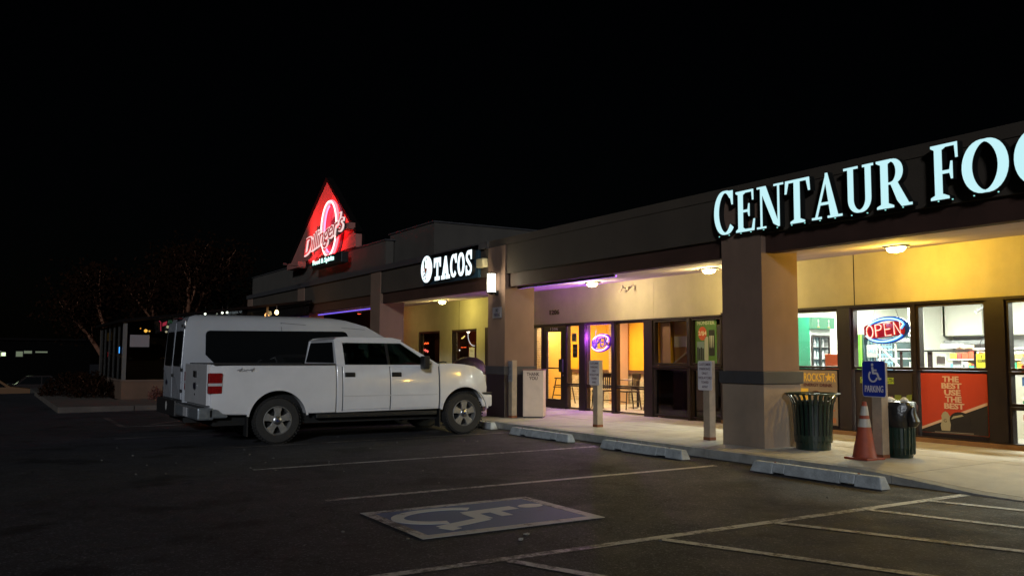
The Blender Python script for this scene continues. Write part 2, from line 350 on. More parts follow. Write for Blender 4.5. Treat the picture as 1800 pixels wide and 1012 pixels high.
def walk_z(x, y):
    if x < -7.0 or y > 10.9: return 0.0
    g = gz(9.05)+.012
    if y <= 10.9:
        t_ = max(0, min(1, (x+7.0)/1.5)); e = g*t_            # kerb height fading to the flush ramp
        k = max(0, min(1, (10.9-y)/1.85)); return e*k
def build_walk():
    b = MB(); b.box(-40, 3, 9.1, 13.05, -.35, -.14); b.box(-45, -26.2, 1.9, 9.05, -.40, -.13)
    root = b.build('sidewalk', 'joint', kind='structure')
    def slab(x0, x1, y0, y1, m='concrete', name='slab'):
        b = MB(); bm = b.bm; g_ = .006; x0 += g_; x1 -= g_; y0 += g_; y1 -= g_
        nx = 3; ny = 2; top = [[bm.verts.new((x0+(x1-x0)*i/nx, y0+(y1-y0)*j/ny, walk_z(x0+(x1-x0)*i/nx, y0+(y1-y0)*j/ny))) for j in range(ny+1)] for i in range(nx+1)]
        for i in range(nx):
            for j in range(ny): bm.faces.new((top[i][j], top[i+1][j], top[i+1][j+1], top[i][j+1]))
        ed = [e for e in bm.edges if e.is_boundary]; r = bmesh.ops.extrude_edge_only(bm, edges=ed)
        for v in [v for v in r['geom'] if isinstance(v, bmesh.types.BMVert)]: v.co.z = -.30
        b.build(name, m, root)
    x = 2.4
    while x > -40:
        x1 = x-1.5
        slab(x1, x, 9.22, 11.1); slab(x1, x, 11.1, 13.0)
        slab(x1, x, 9.05, 9.22, 'kerb', 'kerb_stone')
        x = x1
    # raised walk in front of the glazed patio
    for i in range(6):
        b = MB(); b.box(-38+i*2+.006, -36+i*2-.006, 1.75, 3.6, -.3, -.03, .01); b.build('slab', mat('dimmed_concrete', (.085, .07, .058), .85, var=.3, vscale=2, bump=.4, bscale=70), root)  # walk concrete darkened where less lamp light reaches
    for i in range(3):
        b = MB(); b.box(-30, -26.05, 3.612+i*1.8, 5.4+i*1.8, -.3, -.03, .01); b.build('slab', mat('dimmed_concrete', (.12, .105, .09), .85, var=.3, vscale=2, bump=.4, bscale=70), root)
build_walk()

# wheel stops
def wheel_stop(xc, yc, label):
    b = MB(); L_ = 1.95; h = .135
    def sec(x, z0=0): return [(x, yc-.085, gz(yc)+z0), (x, yc+.085, gz(yc)+z0), (x, yc+.05, gz(yc)+h), (x, yc-.05, gz(yc)+h)]
    segs = [(-1, -.62, 0), (-.62, -.42, .022), (-.42, .42, .006), (.42, .62, .022), (.62, 1, 0)]
    for a, c, z in segs:
        x0, x1 = xc+a*L_/2, xc+c*L_/2
        s0, s1 = sec(x0, z), sec(x1, z)
        if a == -1: s0 = [s0[0], s0[1], (x0+.05, *s0[2][1:]), (x0+.05, *s0[3][1:])]
        if c == 1: s1 = [s1[0], s1[1], (x1-.05, *s1[2][1:]), (x1-.05, *s1[3][1:])]
        b.prism(s0, s1)
    # vertex jitter for chipped concrete
    rr = random.Random(int(xc*10))
    for v in b.bm.verts: v.co += Vector((rr.uniform(-.004, .004), rr.uniform(-.004, .004), rr.uniform(-.003, .003)))
    o = thing('wheel_stop', label, 'wheel stop', (xc, yc, gz(yc)), 'concrete wheel stops at the heads of the stalls')
    b.build('concrete_block', 'stop', o, bevel=.012)
    for s_ in (-.62, .62):
        b = MB(); b.lathe((xc+s_, yc, gz(yc)+h-.004), [(.014, 0), (.014, .012), (.0, .014)], n=8); b.build('steel_pin', 'rust', o)
wheel_stop(-7.3, 8.60, 'pale wheel stop nearest the camera, in front of the traffic cone and blue sign')
wheel_stop(-10.55, 8.62, 'pale wheel stop in front of the sign post left of the big column')
wheel_stop(-13.45, 8.66, 'pale wheel stop in front of the post by the purple neon sign')
wheel_stop(-16.45, 8.86, 'wheel stop with only its end showing at the pickup front tyre')

# ================================================================ THE SHOPPING STRIP
BLD = thing('shopping_strip', 'long single storey strip of shops with dark parapet, square piers and lit covered walkway', 'building', (-20, 13, 0))
def bx(name, m, *a, bev=0, parent=None, label=None, **k):
    b = MB(); b.box(*a, bev); return b.build(name, m, parent or BLD, label=label, **k)
PIERS = [(-2.9, -2.08), (-10.07, -9.25), (-17.5, -16.74), (-24.64, -23.91), (-31.77, -31.03), (-38.93, -38.2)]
FY = 9.87
def build_shell():
    edges = [1.5]+[p for pr_ in PIERS for p in (pr_[1], pr_[0])]
    # parapet and fascia run from pier to pier
    for i in range(len(PIERS)+1):
        x1 = 3.5 if i == 0 else PIERS[i-1][0]
        if i == len(PIERS): break
        x0 = PIERS[i][1]
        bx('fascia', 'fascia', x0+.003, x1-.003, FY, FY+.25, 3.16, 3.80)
        bx('brown_beam', 'brown', x0+.003, x1-.003, FY+.06, FY+.24, 2.87, 3.158)
    for i, (a, c) in enumerate(PIERS):
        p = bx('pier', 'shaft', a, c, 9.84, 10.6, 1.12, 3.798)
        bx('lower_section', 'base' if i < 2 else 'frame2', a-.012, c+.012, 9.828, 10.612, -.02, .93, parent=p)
        bx('band', 'trim' if True else 'base', a-.045, c+.045, 9.795, 10.645, .932, 1.118, parent=p, bev=.01)
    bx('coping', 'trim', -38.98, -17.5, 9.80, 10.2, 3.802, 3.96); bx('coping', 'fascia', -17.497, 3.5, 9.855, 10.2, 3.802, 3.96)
    # flat roof + back
    bx('roof_deck', 'trim', -38.9, 3.5, 10.22, 24, 3.3, 3.5)
    b = MB()
    b.hexa([(-38.9, FY+.26, 2.88), (3.5, FY+.26, 2.88), (3.5, 13.0, 3.12), (-38.9, 13.0, 3.12), (-38.9, FY+.26, 2.94), (3.5, FY+.26, 2.94), (3.5, 13.0, 3.18), (-38.9, 13.0, 3.18)])
    b.build('soffit', 'soffit', BLD)
    # upper parapet of the restaurant end, tower box
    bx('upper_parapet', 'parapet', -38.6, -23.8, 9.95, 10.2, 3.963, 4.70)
    bx('upper_parapet_cap', 'trim', -38.65, -23.75, 9.92, 10.24, 4.703, 4.74)
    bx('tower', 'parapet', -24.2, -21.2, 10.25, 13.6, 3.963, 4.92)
    bx('tower_cap', 'trim', -24.24, -21.16, 10.21, 13.64, 4.923, 4.96)
    # storefront wall over the glazing
    W0 = 13.0
    for x0, x1 in ((-15.4, 3.5), (-20.62, -15.403)):
        bx('upper_wall', 'wall', x0, x1-.003, W0-.06, W0+.12, 2.2, 3.2)
    for x in (-10.05, -12.9, -6.6):
        bx('control_joint', 'gap', x-.008, x+.008, W0-.063, W0-.058, 2.2, 3.18)
    for x0, x1 in ((-16.74, -16.73),):
        pass
    # taco bay wall with two openings
    wins = [(-27.95, -26.28, .78, 2.19), (-25.43, -23.74, .78, 2.19)]
    xs = [-29.6, -27.95, -26.28, -25.43, -23.74, -20.63]
    M['olive'] = mat('wall_olive', (.47, .44, .27), .85, var=.10, vscale=1.4, bump=.4, bscale=110)
    M['amber'] = mat('wall_amber', (.50, .24, .06), .85, var=.12, vscale=1.4, bump=.4, bscale=110)
    for i in (0, 2, 4): bx('rear_wall', 'olive', xs[i], xs[i+1], W0-.05, W0+.15, 0, 3.15)
    for x0, x1, z0, z1 in wins:
        bx('rear_wall', 'olive', x0, x1, W0-.05, W0+.15, 0, z0); bx('rear_wall', 'olive', x0, x1, W0-.05, W0+.15, z1, 3.15)
    bx('control_joint', 'gap', -24.9-.008, -24.9+.008, W0-.054, W0-.049, 0, 3.1)
    # pilaster at the end of the taco wall, stepped trim
    bx('rear_pilaster', 'frame2', -23.05+.0, -22.2, W0-.14, W0-.052, 0, 2.2)
    # far bay walls
    bx('rear_wall', 'brown', -33.0, -29.603, W0-.05, W0+.15, 0, 3.15)
    bx('rear_wall', 'brown', -38.9, -33.003, W0-.05, W0+.15, 0, 3.15)
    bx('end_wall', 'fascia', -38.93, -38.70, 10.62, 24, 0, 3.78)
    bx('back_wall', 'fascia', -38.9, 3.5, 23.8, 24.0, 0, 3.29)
    bx('plinth', mat('plinth', (.24, .12, .05), .85, var=.2, vscale=4), -13.25, 3.5, W0-.13, W0-.062, 0, .07)
build_shell()

# gable over the restaurant
def build_gable():
    M['gable'] = mat('gable_panel', (.34, .13, .11), .8, var=.16, vscale=1.2, bump=.3, bscale=60)
    M['shingle'] = mat('roof_dark', (.004, .003, .003), .95, spec=.1, var=.3, vscale=5)
    fr = S(0, 9.85, 0)
    tri = [(-32.9, 4.745), (-25.98, 4.745), (-25.98, 5.15), (-28.77, 7.28)]
    part('gable_front', 'gable', BLD, lambda b: b.poly(fr, tri, -.2, 0))
    b = MB(); ap0 = [(-33.05, 9.80, 4.72), (-28.77, 9.80, 7.42), (-28.77, 9.80, 7.30), (-32.88, 9.80, 4.72)]
    b.prism(ap0, [(x, y+.24, z) for x, y, z in ap0]); b.build('gable_roof', 'shingle', BLD)
    b = MB(); ap0 = [(-28.768, 9.80, 7.42), (-25.85, 9.80, 5.22), (-25.95, 9.80, 5.17), (-28.768, 9.80, 7.30)]
    b.prism(ap0, [(x, y+.24, z) for x, y, z in ap0]); b.build('gable_roof', 'shingle', BLD)
    bx('gable_side', 'shingle', -26.1, -25.982, 10.06, 10.15, 4.745, 5.15)
    bx('rafter_end', 'gable', -32.2, -30.9, 9.55, 9.84, 4.50, 4.72)
    bx('rafter_end', 'gable', -26.5, -26.02, 9.62, 9.84, 5.30, 5.50)
build_gable()

# ---------------------------------------------------------------- storefront glazing
def window(x0, x1, z0, z1, y=12.93, fw=.045, dep=.12, g='glass', label=None, fm='frame', name='window'):
    b = MB(); fr = S(0, y, 0)
    b.strip(fr, [(x0, z0), (x1, z0), (x1, z1), (x0, z1)], [(x0+fw, z0+fw), (x1-fw, z0+fw), (x1-fw, z1-fw), (x0+fw, z1-fw)], -dep, 0, True)
    o = b.build(name, fm, BLD, bevel=.004, label=label)
    if g: part('pane', g, o, lambda b: b.box(x0+fw-.004, x1-fw+.004, y+.05, y+.056, z0+fw-.004, z1-fw+.004))
    return o
def post(x0, x1, z0=.0, z1=2.2, m='frame'): bx('mullion', m, x0, x1, 12.90, 13.06, z0, z1)
def build_storefront():
    # ---- shop to the right
    Z1, Z2 = 1.135, 2.19
    cols = [(-13.25, -10.385), (-10.125, -8.945), (-8.875, -7.71), (-7.42, -6.3), (-6.2, -5.0), (-4.9, -3.8), (-1.9, -.7), (-.6, .8)]
    for i, (a, c) in enumerate(cols):
        window(a, c, Z1, Z2)
        if i < 3: bx('spandrel_panel', 'frame2', a+.02, c-.02, 12.97, 13.03, .09, Z1-.006)
        else:
            window(a, c, .62, Z1-.006); window(a, c, .03, .614)
    bx('head_rail', 'frame', -13.25, 1.0, 12.895, 13.065, Z2+.002, 2.235)
    bx('sill_rail', 'frame', -13.25, 1.0, 12.89, 13.07, -.0+.071, .088)
    post(-10.382, -10.128, .09, Z2, 'frame2'); post(-7.705, -7.425, .09, Z2); post(-8.942, -8.878, .09, Z2)
    post(-3.79, -1.92, .09, Z2)
    # ---- restaurant
    bx('head_rail', 'frame', -20.6, -13.26, 12.895, 13.065, 2.165, 2.199)
    ZT = 2.16
    window(-20.5, -20.02, .03, ZT)
    post(-20.60, -20.505, 0, ZT); 
    for a, c in ((-18.86, -18.27), (-18.0, -16.93), (-16.80, -15.72)):
        window(a, c, .63, ZT, fw=.035); window(a, c, .02, .62, fw=.035)
    post(-18.265, -18.005, 0, ZT, 'frame'); post(-16.925, -16.805, 0, ZT); post(-15.715, -15.42, 0, ZT)
    window(-15.41, -14.27, 1.16, ZT); window(-15.41, -14.27, .03, 1.10, g='glass_d')
    window(-14.18, -13.27, 1.16, ZT); window(-14.18, -13.27, .03, 1.10, g='glass_d')
    bx('mullion', 'frame', -15.41, -13.27, 12.90, 13.06, 1.104, 1.156); post(-14.266, -14.184, 0, ZT)
    # door
    a, c = -19.99, -18.88; b = MB(); fr = S(0, 12.93, 0); dz = 2.12
    b.strip(fr, [(a+.03, .01), (c-.03, .01), (c-.03, dz), (a+.03, dz)], [(a+.21, .24), (c-.24, .24), (c-.24, 1.99), (a+.21, 1.99)], -.05, 0, True)
    d = b.build('door', 'frame', BLD, bevel=.004, label='glazed bronze entrance door with a push bar')
    part('pane', 'glass', d, lambda b: b.box(a+.20, c-.23, 12.955, 12.961, .23, 2.0))
    part('push_bar', 'frame', d, lambda b: b.box(a+.2, c-.10, 12.985, 13.02, 1.02, 1.055))
    part('pull_plate', 'black', d, lambda b: b.box(c-.27, c-.10, 12.88, 12.93, .94, 1.28, .01))
    part('lock', 'chrome', d, lambda b: b.lathe((c-.13, 12.92, .86), [(.02, 0), (.02, .01)], 'Y', 10))
    [text('door_number', ch, fr, a+.36+i*.10+(.03 if i == 0 else 0), a+(.41 if i == 0 else .44)+i*.10, 2.03, 2.10, .002, .006, mat('decal_white', (.6, .6, .58), .5), d) for i, ch in enumerate('1206')]
    text('door_lettering', 'PLEASE PULL', fr, a+.27, c-.32, 1.90, 1.94, -.02, -.018, 'ink', d) if False else None
    part('door_jamb', 'frame', d, lambda b: (b.box(a-.02, a+.024, 12.92, 13.05, 0, 2.16), b.box(c-.024, c+.02, 12.92, 13.05, 0, 2.16), b.box(a+.028, c-.028, 12.92, 13.05, 2.124, 2.16)))
    part('threshold', 'chrome', d, lambda b: b.box(a+.02, c-.02, 12.86, 13.05, 0, .009))
    # taco bay windows
    for x0, x1 in ((-27.95, -26.28), (-25.43, -23.74)):
        w = window(x0, x1, .78, 2.19, y=12.97, fw=.07, g='glass')
        part('curtain_rod', 'chrome', w, lambda b: b.box(x0+.08, x0+.12, 13.09, 13.11, .85, 2.1))
build_storefront()

# ---------------------------------------------------------------- interiors (rooms behind the glass)
def build_rooms():
    M['shopwall'] = mat('shop_wall', (.74, .74, .66), .8, var=.05, vscale=2); M['ceil'] = mat('ceiling_tile', (.75, .75, .72), .9, var=.04, vscale=6)
    M['shopfloor'] = mat('shop_floor', (.35, .33, .30), .35, var=.2, vscale=5)
    M['orange_wall'] = mat('wall_orange', (.85, .40, .015), .75, var=.06, vscale=2); M['yellow_wall'] = mat('wall_yellow', (.80, .50, .12), .75, var=.06, vscale=2)
    M['brick'] = mat('pale_brick', (.55, .46, .34), .85, var=.35, vscale=9, bump=.5, bscale=60); M['mortar'] = mat('mortar', (.80, .74, .60), .9)
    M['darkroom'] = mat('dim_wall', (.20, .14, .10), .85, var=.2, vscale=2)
    # shop
    bx('interior_floor', 'shopfloor', -13.2, 1, 13.08, 21.4, -.05, .0)
    bx('interior_ceiling', 'ceil', -13.2, 1, 13.13, 21.4, 2.72, 2.78)
    bx('interior_wall', 'shopwall', -13.3, -13.2, 13.13, 21.4, 0, 2.72); bx('interior_wall', 'shopwall', -13.2, 1, 21.4, 21.5, 0, 2.78)
    bx('interior_wall', 'shopwall', 1, 1.1, 13.13, 21.4, 0, 2.78)
    # restaurant
    bx('interior_floor', mat('tile_floor', (.5, .46, .40), .3, var=.12, vscale=5), -25.5, -15.46, 13.08, 16.5, -.05, 0)
    bx('interior_ceiling', 'ceil', -25.5, -15.46, 13.13, 16.5, 2.55, 2.6)
    bx('interior_wall', 'orange_wall', -23.2, -15.46, 16.0, 16.1, .92, 2.55); bx('interior_wall', 'mortar', -23.2, -15.46, 16.03, 16.1, 0, .915)
    bx('interior_wall', 'yellow_wall', -24.35, -23.203, 16.0, 16.1, 0, 2.55); bx('interior_wall', 'mortar', -25.5, -24.353, 16.03, 16.1, 0, 2.55)
    bx('interior_wall', 'orange_wall', -15.46, -15.36, 13.13, 16.1, 0, 2.55); (lambda b: (b.hexa([(-20.95, 13.16, 0), (-25.5, 15.93, 0), (-25.45, 16.02, 0), (-20.90, 13.25, 0), (-20.95, 13.16, 2.55), (-25.5, 15.93, 2.55), (-25.45, 16.02, 2.55), (-20.90, 13.25, 2.55)]), b.build('partition_wall', 'yellow_wall', BLD)))(MB())
    bx('chair_rail', mat('rail_brown', (.10, .045, .03), .5), -23.2, -15.47, 15.94, 15.998, .86, .965)
    def bricks(x0, x1, z0, z1, y=16.03):
        b = MB(); bw, bh, g_ = .21, .062, .014; r = 0; z = z0; rr = random.Random(4)
        while z+bh <= z1+.001:
            x = x0-(bw/2 if r % 2 else 0)
            while x < x1:
                a, c = max(x, x0), min(x+bw, x1)
                if c-a > .03:
                    d = rr.uniform(.015, .026); b.box(a+g_/2, c-g_/2, y-d, y, z+g_/2, z+bh+g_/2)
                x += bw+g_/2
            z += bh+g_; r += 1
        o = b.build('brickwork', 'brick', BLD); o['kind'] = 'stuff'
    bricks(-23.2, -15.47, 0, .85); bricks(-25.4, -24.36, 0, 2.5)
    b = MB(); bw = .2
    bx('brick_pillar', mat('pillar_mortar', (.50, .32, .20), .9), -20.55, -20.10, 15.6, 15.93, 0, 2.55)
    b = MB(); z = 0; r = 0
    while z < 2.5:
        for k in range(3):
            x = -20.55+(k*.2)-(.1 if r % 2 else 0); a, c = max(x, -20.55), min(x+.19, -20.10)
            if c-a > .02: b.box(a, c, 15.578, 15.598, z, z+.062)
        z += .076; r += 1
    o = b.build('pillar_brickwork', mat('pink_brick', (.62, .40, .26), .85, var=.2, vscale=9), BLD); o['kind'] = 'stuff'
    # dim vacant unit
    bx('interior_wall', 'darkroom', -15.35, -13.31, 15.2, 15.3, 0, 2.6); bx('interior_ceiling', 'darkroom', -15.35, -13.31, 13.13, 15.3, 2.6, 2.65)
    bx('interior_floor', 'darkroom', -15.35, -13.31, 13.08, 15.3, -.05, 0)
    bx('paper_blind', mat('kraft_board', (.34, .17, .13), .8, var=.1, vscale=3), -15.35, -15.02, 13.09, 13.10, 1.18, 2.12)
    bx('stacked_board', mat('pale_board', (.60, .56, .56), .7), -15.2, -14.2, 13.36, 13.40, 1.56, 1.80)
    bx('stacked_board', mat('mustard', (.55, .30, .07), .7), -15.2, -14.2, 13.37, 13.41, 1.805, 2.15)
    bx('stacked_board', mat('mustard2', (.42, .22, .07), .7), -15.2, -14.2, 13.37, 13.41, 1.15, 1.555)
    b = MB(); b.tube([(-15.2, 13.3, 1.17), (-14.6, 13.3, 1.50)], .018, 6); b.build('leaning_rod', 'tan', BLD)
    bx('paper_blind', mat('brown_blind', (.30, .12, .10), .8, var=.1, vscale=3), -15.36, -14.62, 13.09, 13.10, .08, 1.05)
    # taco bar room
    M['barwall'] = mat('bar_wall', (.16, .06, .05), .8, var=.3, vscale=2)
    bx('interior_wall', 'barwall', -29.5, -22.0, 16.3, 16.4, 0, 2.7) if False else None
    bx('interior_wall', 'barwall', -33.0, -25.52, 15.6, 15.7, 0, 2.7); bx('interior_ceiling', 'barwall', -33, -21, 13.16, 15.7, 2.6, 2.7)
    bx('interior_floor', 'barwall', -33, -25.52, 13.16, 15.7, -.05, 0)
    bx('interior_wall', 'barwall', -31.0, -25.52, 16.8, 16.9, 0, 2.7) if False else None
build_rooms()

# ---------------------------------------------------------------- lights of the place
def add_light(kind, name, loc, energy, col, parent=None, size=.1, sy=None, rot=None):
    l = bpy.data.lights.new(name, kind); l.energy = energy; l.color = col
    if kind == 'AREA':
        l.shape = 'RECTANGLE'; l.size = size; l.size_y = sy or size
    else: l.shadow_soft_size = size
    o = bpy.data.objects.new(name, l); COL.objects.link(o); o.location = Vector(loc)-(wl(parent) if parent else Vector())
    if parent: o.parent = parent
    if rot: o.rotation_euler = rot
    return o
def soffit_z(y): return 2.88+(y-(FY+.26))/(13-FY-.26)*.24
def walkway_lamp(x, col, e, label, y=11.75):
    z = soffit_z(y)
    o = thing('walkway_lamp', label, 'lamp', (x, y, z), 'oval soffit lamps along the covered walkway')
    part('housing', mat('lamp_housing', (.5, .5, .48), .5), o, lambda b: b.box(x-.17, x+.17, y-.10, y+.10, z-.035, z+.01, .01))
    b = MB(); b.lathe((x, y, z-.036), [(.155, 0), (.15, -.03), (.11, -.062), (.0, -.075)], n=20, sy=.6)
    b.build('diffuser', emis('lamp_glow', (1, .80, .32), 22), o, smooth=True)
    add_light('POINT', 'bulb', (x, y, z-.135), e, col, o, .05)
YEL = (1, .62, .055); CRM = (1, .72, .38)
walkway_lamp(-8.36, YEL, 150, 'soffit lamp over the shop windows right of the big column, under the glowing letters')
walkway_lamp(-12.36, (1, .78, .26), 125, 'soffit lamp just left of the big column top')
walkway_lamp(-16.1, (1, .80, .42), 105, 'soffit lamp over the purple neon sign window')
walkway_lamp(-24.0, (1, .82, .22), 70, 'soffit lamp over the two small windows beneath the white taco sign', 11.9)
walkway_lamp(-3.9, YEL, 110, 'soffit lamp beyond the right edge over the shop windows')
walkway_lamp(-28.2, (1, .62, .15), 5, 'soffit lamp behind the pier left of the taco windows')

# ================================================================ SIGNS
def serif_glyph(ch):
    """list of ('p', polygon) / ('s', left, right, closed) in a cell of height 1; returns (width, items)"""
    T, t_, s_ = .172, .045, .12; I = []
    def p(*q): I.append(('p', list(q)))
    def rib(pts, w, wt=None, cl=False): l, r = ribbon(pts, w, wt, cl); I.append(('s', l, r, cl))
    def foot(x0, x1, y, up):       # bracketed slab serif
        c = (x0+x1)/2; h = t_
        if up: p((x0, y-h), (x0, y), (x1, y), (x1, y-h), (c+T*.5, y-h*2.1), (c-T*.5, y-h*2.1))
        else: p((x0, y), (x1, y), (x1, y+h), (c+T*.5, y+h*2.1), (c-T*.5, y+h*2.1), (x0, y+h))
    if ch in 'CO':
        if ch == 'O': rib(arc(.40, .5, .30, .475, 0, 360, 36)[:-1], T, t_, True); return .80, I
        rib(arc(.42, .5, .32, .475, 48, 318, 30), T, t_); p((.56, .98), (.70, .98), (.70, .66), (.655, .66), (.60, .86)); return .72, I
    if ch == 'D':
        p((.12, .02), (.12+T, .02), (.12+T, .98), (.12, .98)); rib([(.2, .97)]+arc(.36, .5, .34, .47, 90, -90, 24)+[(.2, .03)], T, t_); foot(.02, .42, 0, 0); foot(.02, .42, 1, 1); return .82, I
    if ch == 'E':
        p((.10, .02), (.10+T, .02), (.10+T, .98), (.10, .98)); foot(.02, .38, 0, 0); foot(.02, .38, 1, 1)
        p((.28, .945), (.58, .945), (.60, .74), (.645, .74), (.64, 1), (.28, 1)); p((.28, 0), (.66, 0), (.69, .28), (.64, .28), (.58, .06), (.28, .06))
        p((.28, .47), (.44, .47), (.47, .36), (.505, .36), (.505, .67), (.47, .67), (.44, .53), (.28, .53)); return .70, I
    if ch == 'F':
        p((.10, .02), (.10+T, .02), (.10+T, .98), (.10, .98)); foot(-.0, .42, 0, 0); foot(.02, .38, 1, 1)
        p((.28, .945), (.56, .945), (.58, .72), (.63, .72), (.625, 1), (.28, 1)); p((.28, .46), (.44, .46), (.47, .35), (.51, .35), (.51, .67), (.47, .67), (.44, .52), (.28, .52)); return .64, I
    if ch == 'N':
        p((.13, .03), (.185, .03), (.185, .98), (.13, .98)); p((.10, 1), (.10+T*1.15, 1), (.70, .0), (.66, -.0), (.52, .08))
        p((.645, .02), (.70, .02), (.70, .97), (.645, .97)); p((.02, 0), (.30, 0), (.30, .045), (.02, .045)); p((.03, .955), (.2, .955), (.2, 1), (.03, 1)); p((.54, .955), (.82, .955), (.82, 1), (.54, 1)); return .82, I
    if ch == 'T':
        p((.28, .02), (.28+T, .02), (.28+T, .98), (.28, .98)); foot(.17, .59, 0, 0)
        p((.03, 1), (.01, .70), (.06, .70), (.12, .94), (.64, .94), (.70, .70), (.75, .70), (.73, 1)); return .76, I
    if ch == 'A':
        p((.08, .02), (.14, .02), (.40, .86), (.385, .99)); p((.50, .02), (.50+T*1.15, .02), (.43, 1), (.37, 1), (.365, .86)); p((.22, .30), (.54, .30), (.53, .36), (.235, .36))
        p((-.0, 0), (.26, 0), (.26, .05), (.0, .05)); p((.42, 0), (.80, 0), (.80, .05), (.42, .05)); return .80, I
    if ch == 'U':
        rib([(.20, .97), (.20, .3)]+arc(.43, .30, .23, .265, 180, 360, 18)+[(.66, .3), (.66, .97)], T*.86, t_*1.2); p((.02, .95), (.40, .95), (.40, 1), (.02, 1)); p((.52, .95), (.80, .95), (.80, 1), (.52, 1)); return .82, I
    if ch == 'R':
        p((.12, .02), (.12+T, .02), (.12+T, .98), (.12, .98)); rib([(.22, .97)]+arc(.36, .735, .20, .235, 90, -90, 18)+[(.22, .50)], T*.95, t_); foot(.02, .42, 0, 0); foot(.02, .38, 1, 1)
        p((.34, .52), (.48, .56), (.76, .055), (.84, .05), (.84, 0), (.60, 0), (.5, .13)); return .82, I
def letter_sign():
    root = thing('channel_letter_sign', 'glowing pale cyan serif letters reading CENTAUR FOOD on the dark parapet', 'sign', (-6.5, 9.86, 3.2))
    face = emis('letter_face_cyan', (.56, .90, .95), 1.0); side = mat('letter_return', (.008, .009, .009), .45, coat=.2)
    glow = emis('letter_edge_glow', (.35, .9, .85), .9)
    H_ = .62; x = -10.10; scale = {}
    plan = [('C', -10.10, -9.68), ('E', -9.64, -9.24), ('N', -9.22, -8.70), ('T', -8.68, -8.22), ('A', -8.20, -7.70), ('U', -7.68, -7.20), ('R', -7.18, -6.68), ('F', -6.42, -6.06), ('O', -6.03, -5.46), ('O', -5.42, -4.86), ('D', -4.80, -4.22)]
    for ch, x0, x1 in plan:
        w, items = serif_glyph(ch); h = .62 if ch not in 'CF' else (.68 if ch == 'C' else .66); z0 = 3.20
        if x0 > -7: h *= 1.0
        sx = (x1-x0)/w; fr = Fr((x0, 9.85, z0), (1, 0, 0), (0, 0, 1))
        def put(b, d0, d1, grow, kstep):
            for k, it in enumerate(items):
                e = kstep*k
                if it[0] == 'p':
                    P = it[1]; cx = sum(q[0] for q in P)/len(P); cy = sum(q[1] for q in P)/len(P)
                    pts = [(q[0]*sx, q[1]*h) for q in P]
                    if grow: pts = offset(pts, grow)
                    b.poly(fr, pts, d0, d1+e)
                else:
                    l = [(q[0]*sx, q[1]*h) for q in it[1]]; r = [(q[0]*sx, q[1]*h) for q in it[2]]
                    if grow:
                        for i in range(len(l)):
                            dx, dy = l[i][0]-r[i][0], l[i][1]-r[i][1]; n_ = math.hypot(dx, dy) or 1
                            l[i] = (l[i][0]+dx/n_*grow, l[i][1]+dy/n_*grow); r[i] = (r[i][0]-dx/n_*grow, r[i][1]-dy/n_*grow)
                    b.strip(fr, l, r, d0, d1+e, it[3])
        b = MB(); put(b, .128, .134, 0, .0004); le = b.build('letter', face, root, label='glowing letter '+ch)
        b = MB(); put(b, .03, .1275, .008, .0001); b.build('letter_return', side, le)
        # small bright mounting dots below the letters
        b = MB()
        for q in (.25, .75): b.box(x0+(x1-x0)*q-.006, x0+(x1-x0)*q+.006, 9.72, 9.735, z0-.022, z0-.010)
        b.build('weep_hole', glow, le)
def offset(pts, g):
    if area(pts) < 0: pts = pts[::-1]
    out = []; n = len(pts)
    for i in range(n):
        a, b, c = pts[i-1], pts[i], pts[(i+1) % n]
        d1 = Vector((b[0]-a[0], b[1]-a[1])).normalized(); d2 = Vector((c[0]-b[0], c[1]-b[1])).normalized()
        n1 = Vector((d1.y, -d1.x)); n2 = Vector((d2.y, -d2.x)); m = (n1+n2)
        if m.length < .3: m = n1
        m.normalize(); k = g/max(.45, m.dot(n1)); out.append((b[0]+m.x*k, b[1]+m.y*k))
    return out
letter_sign()

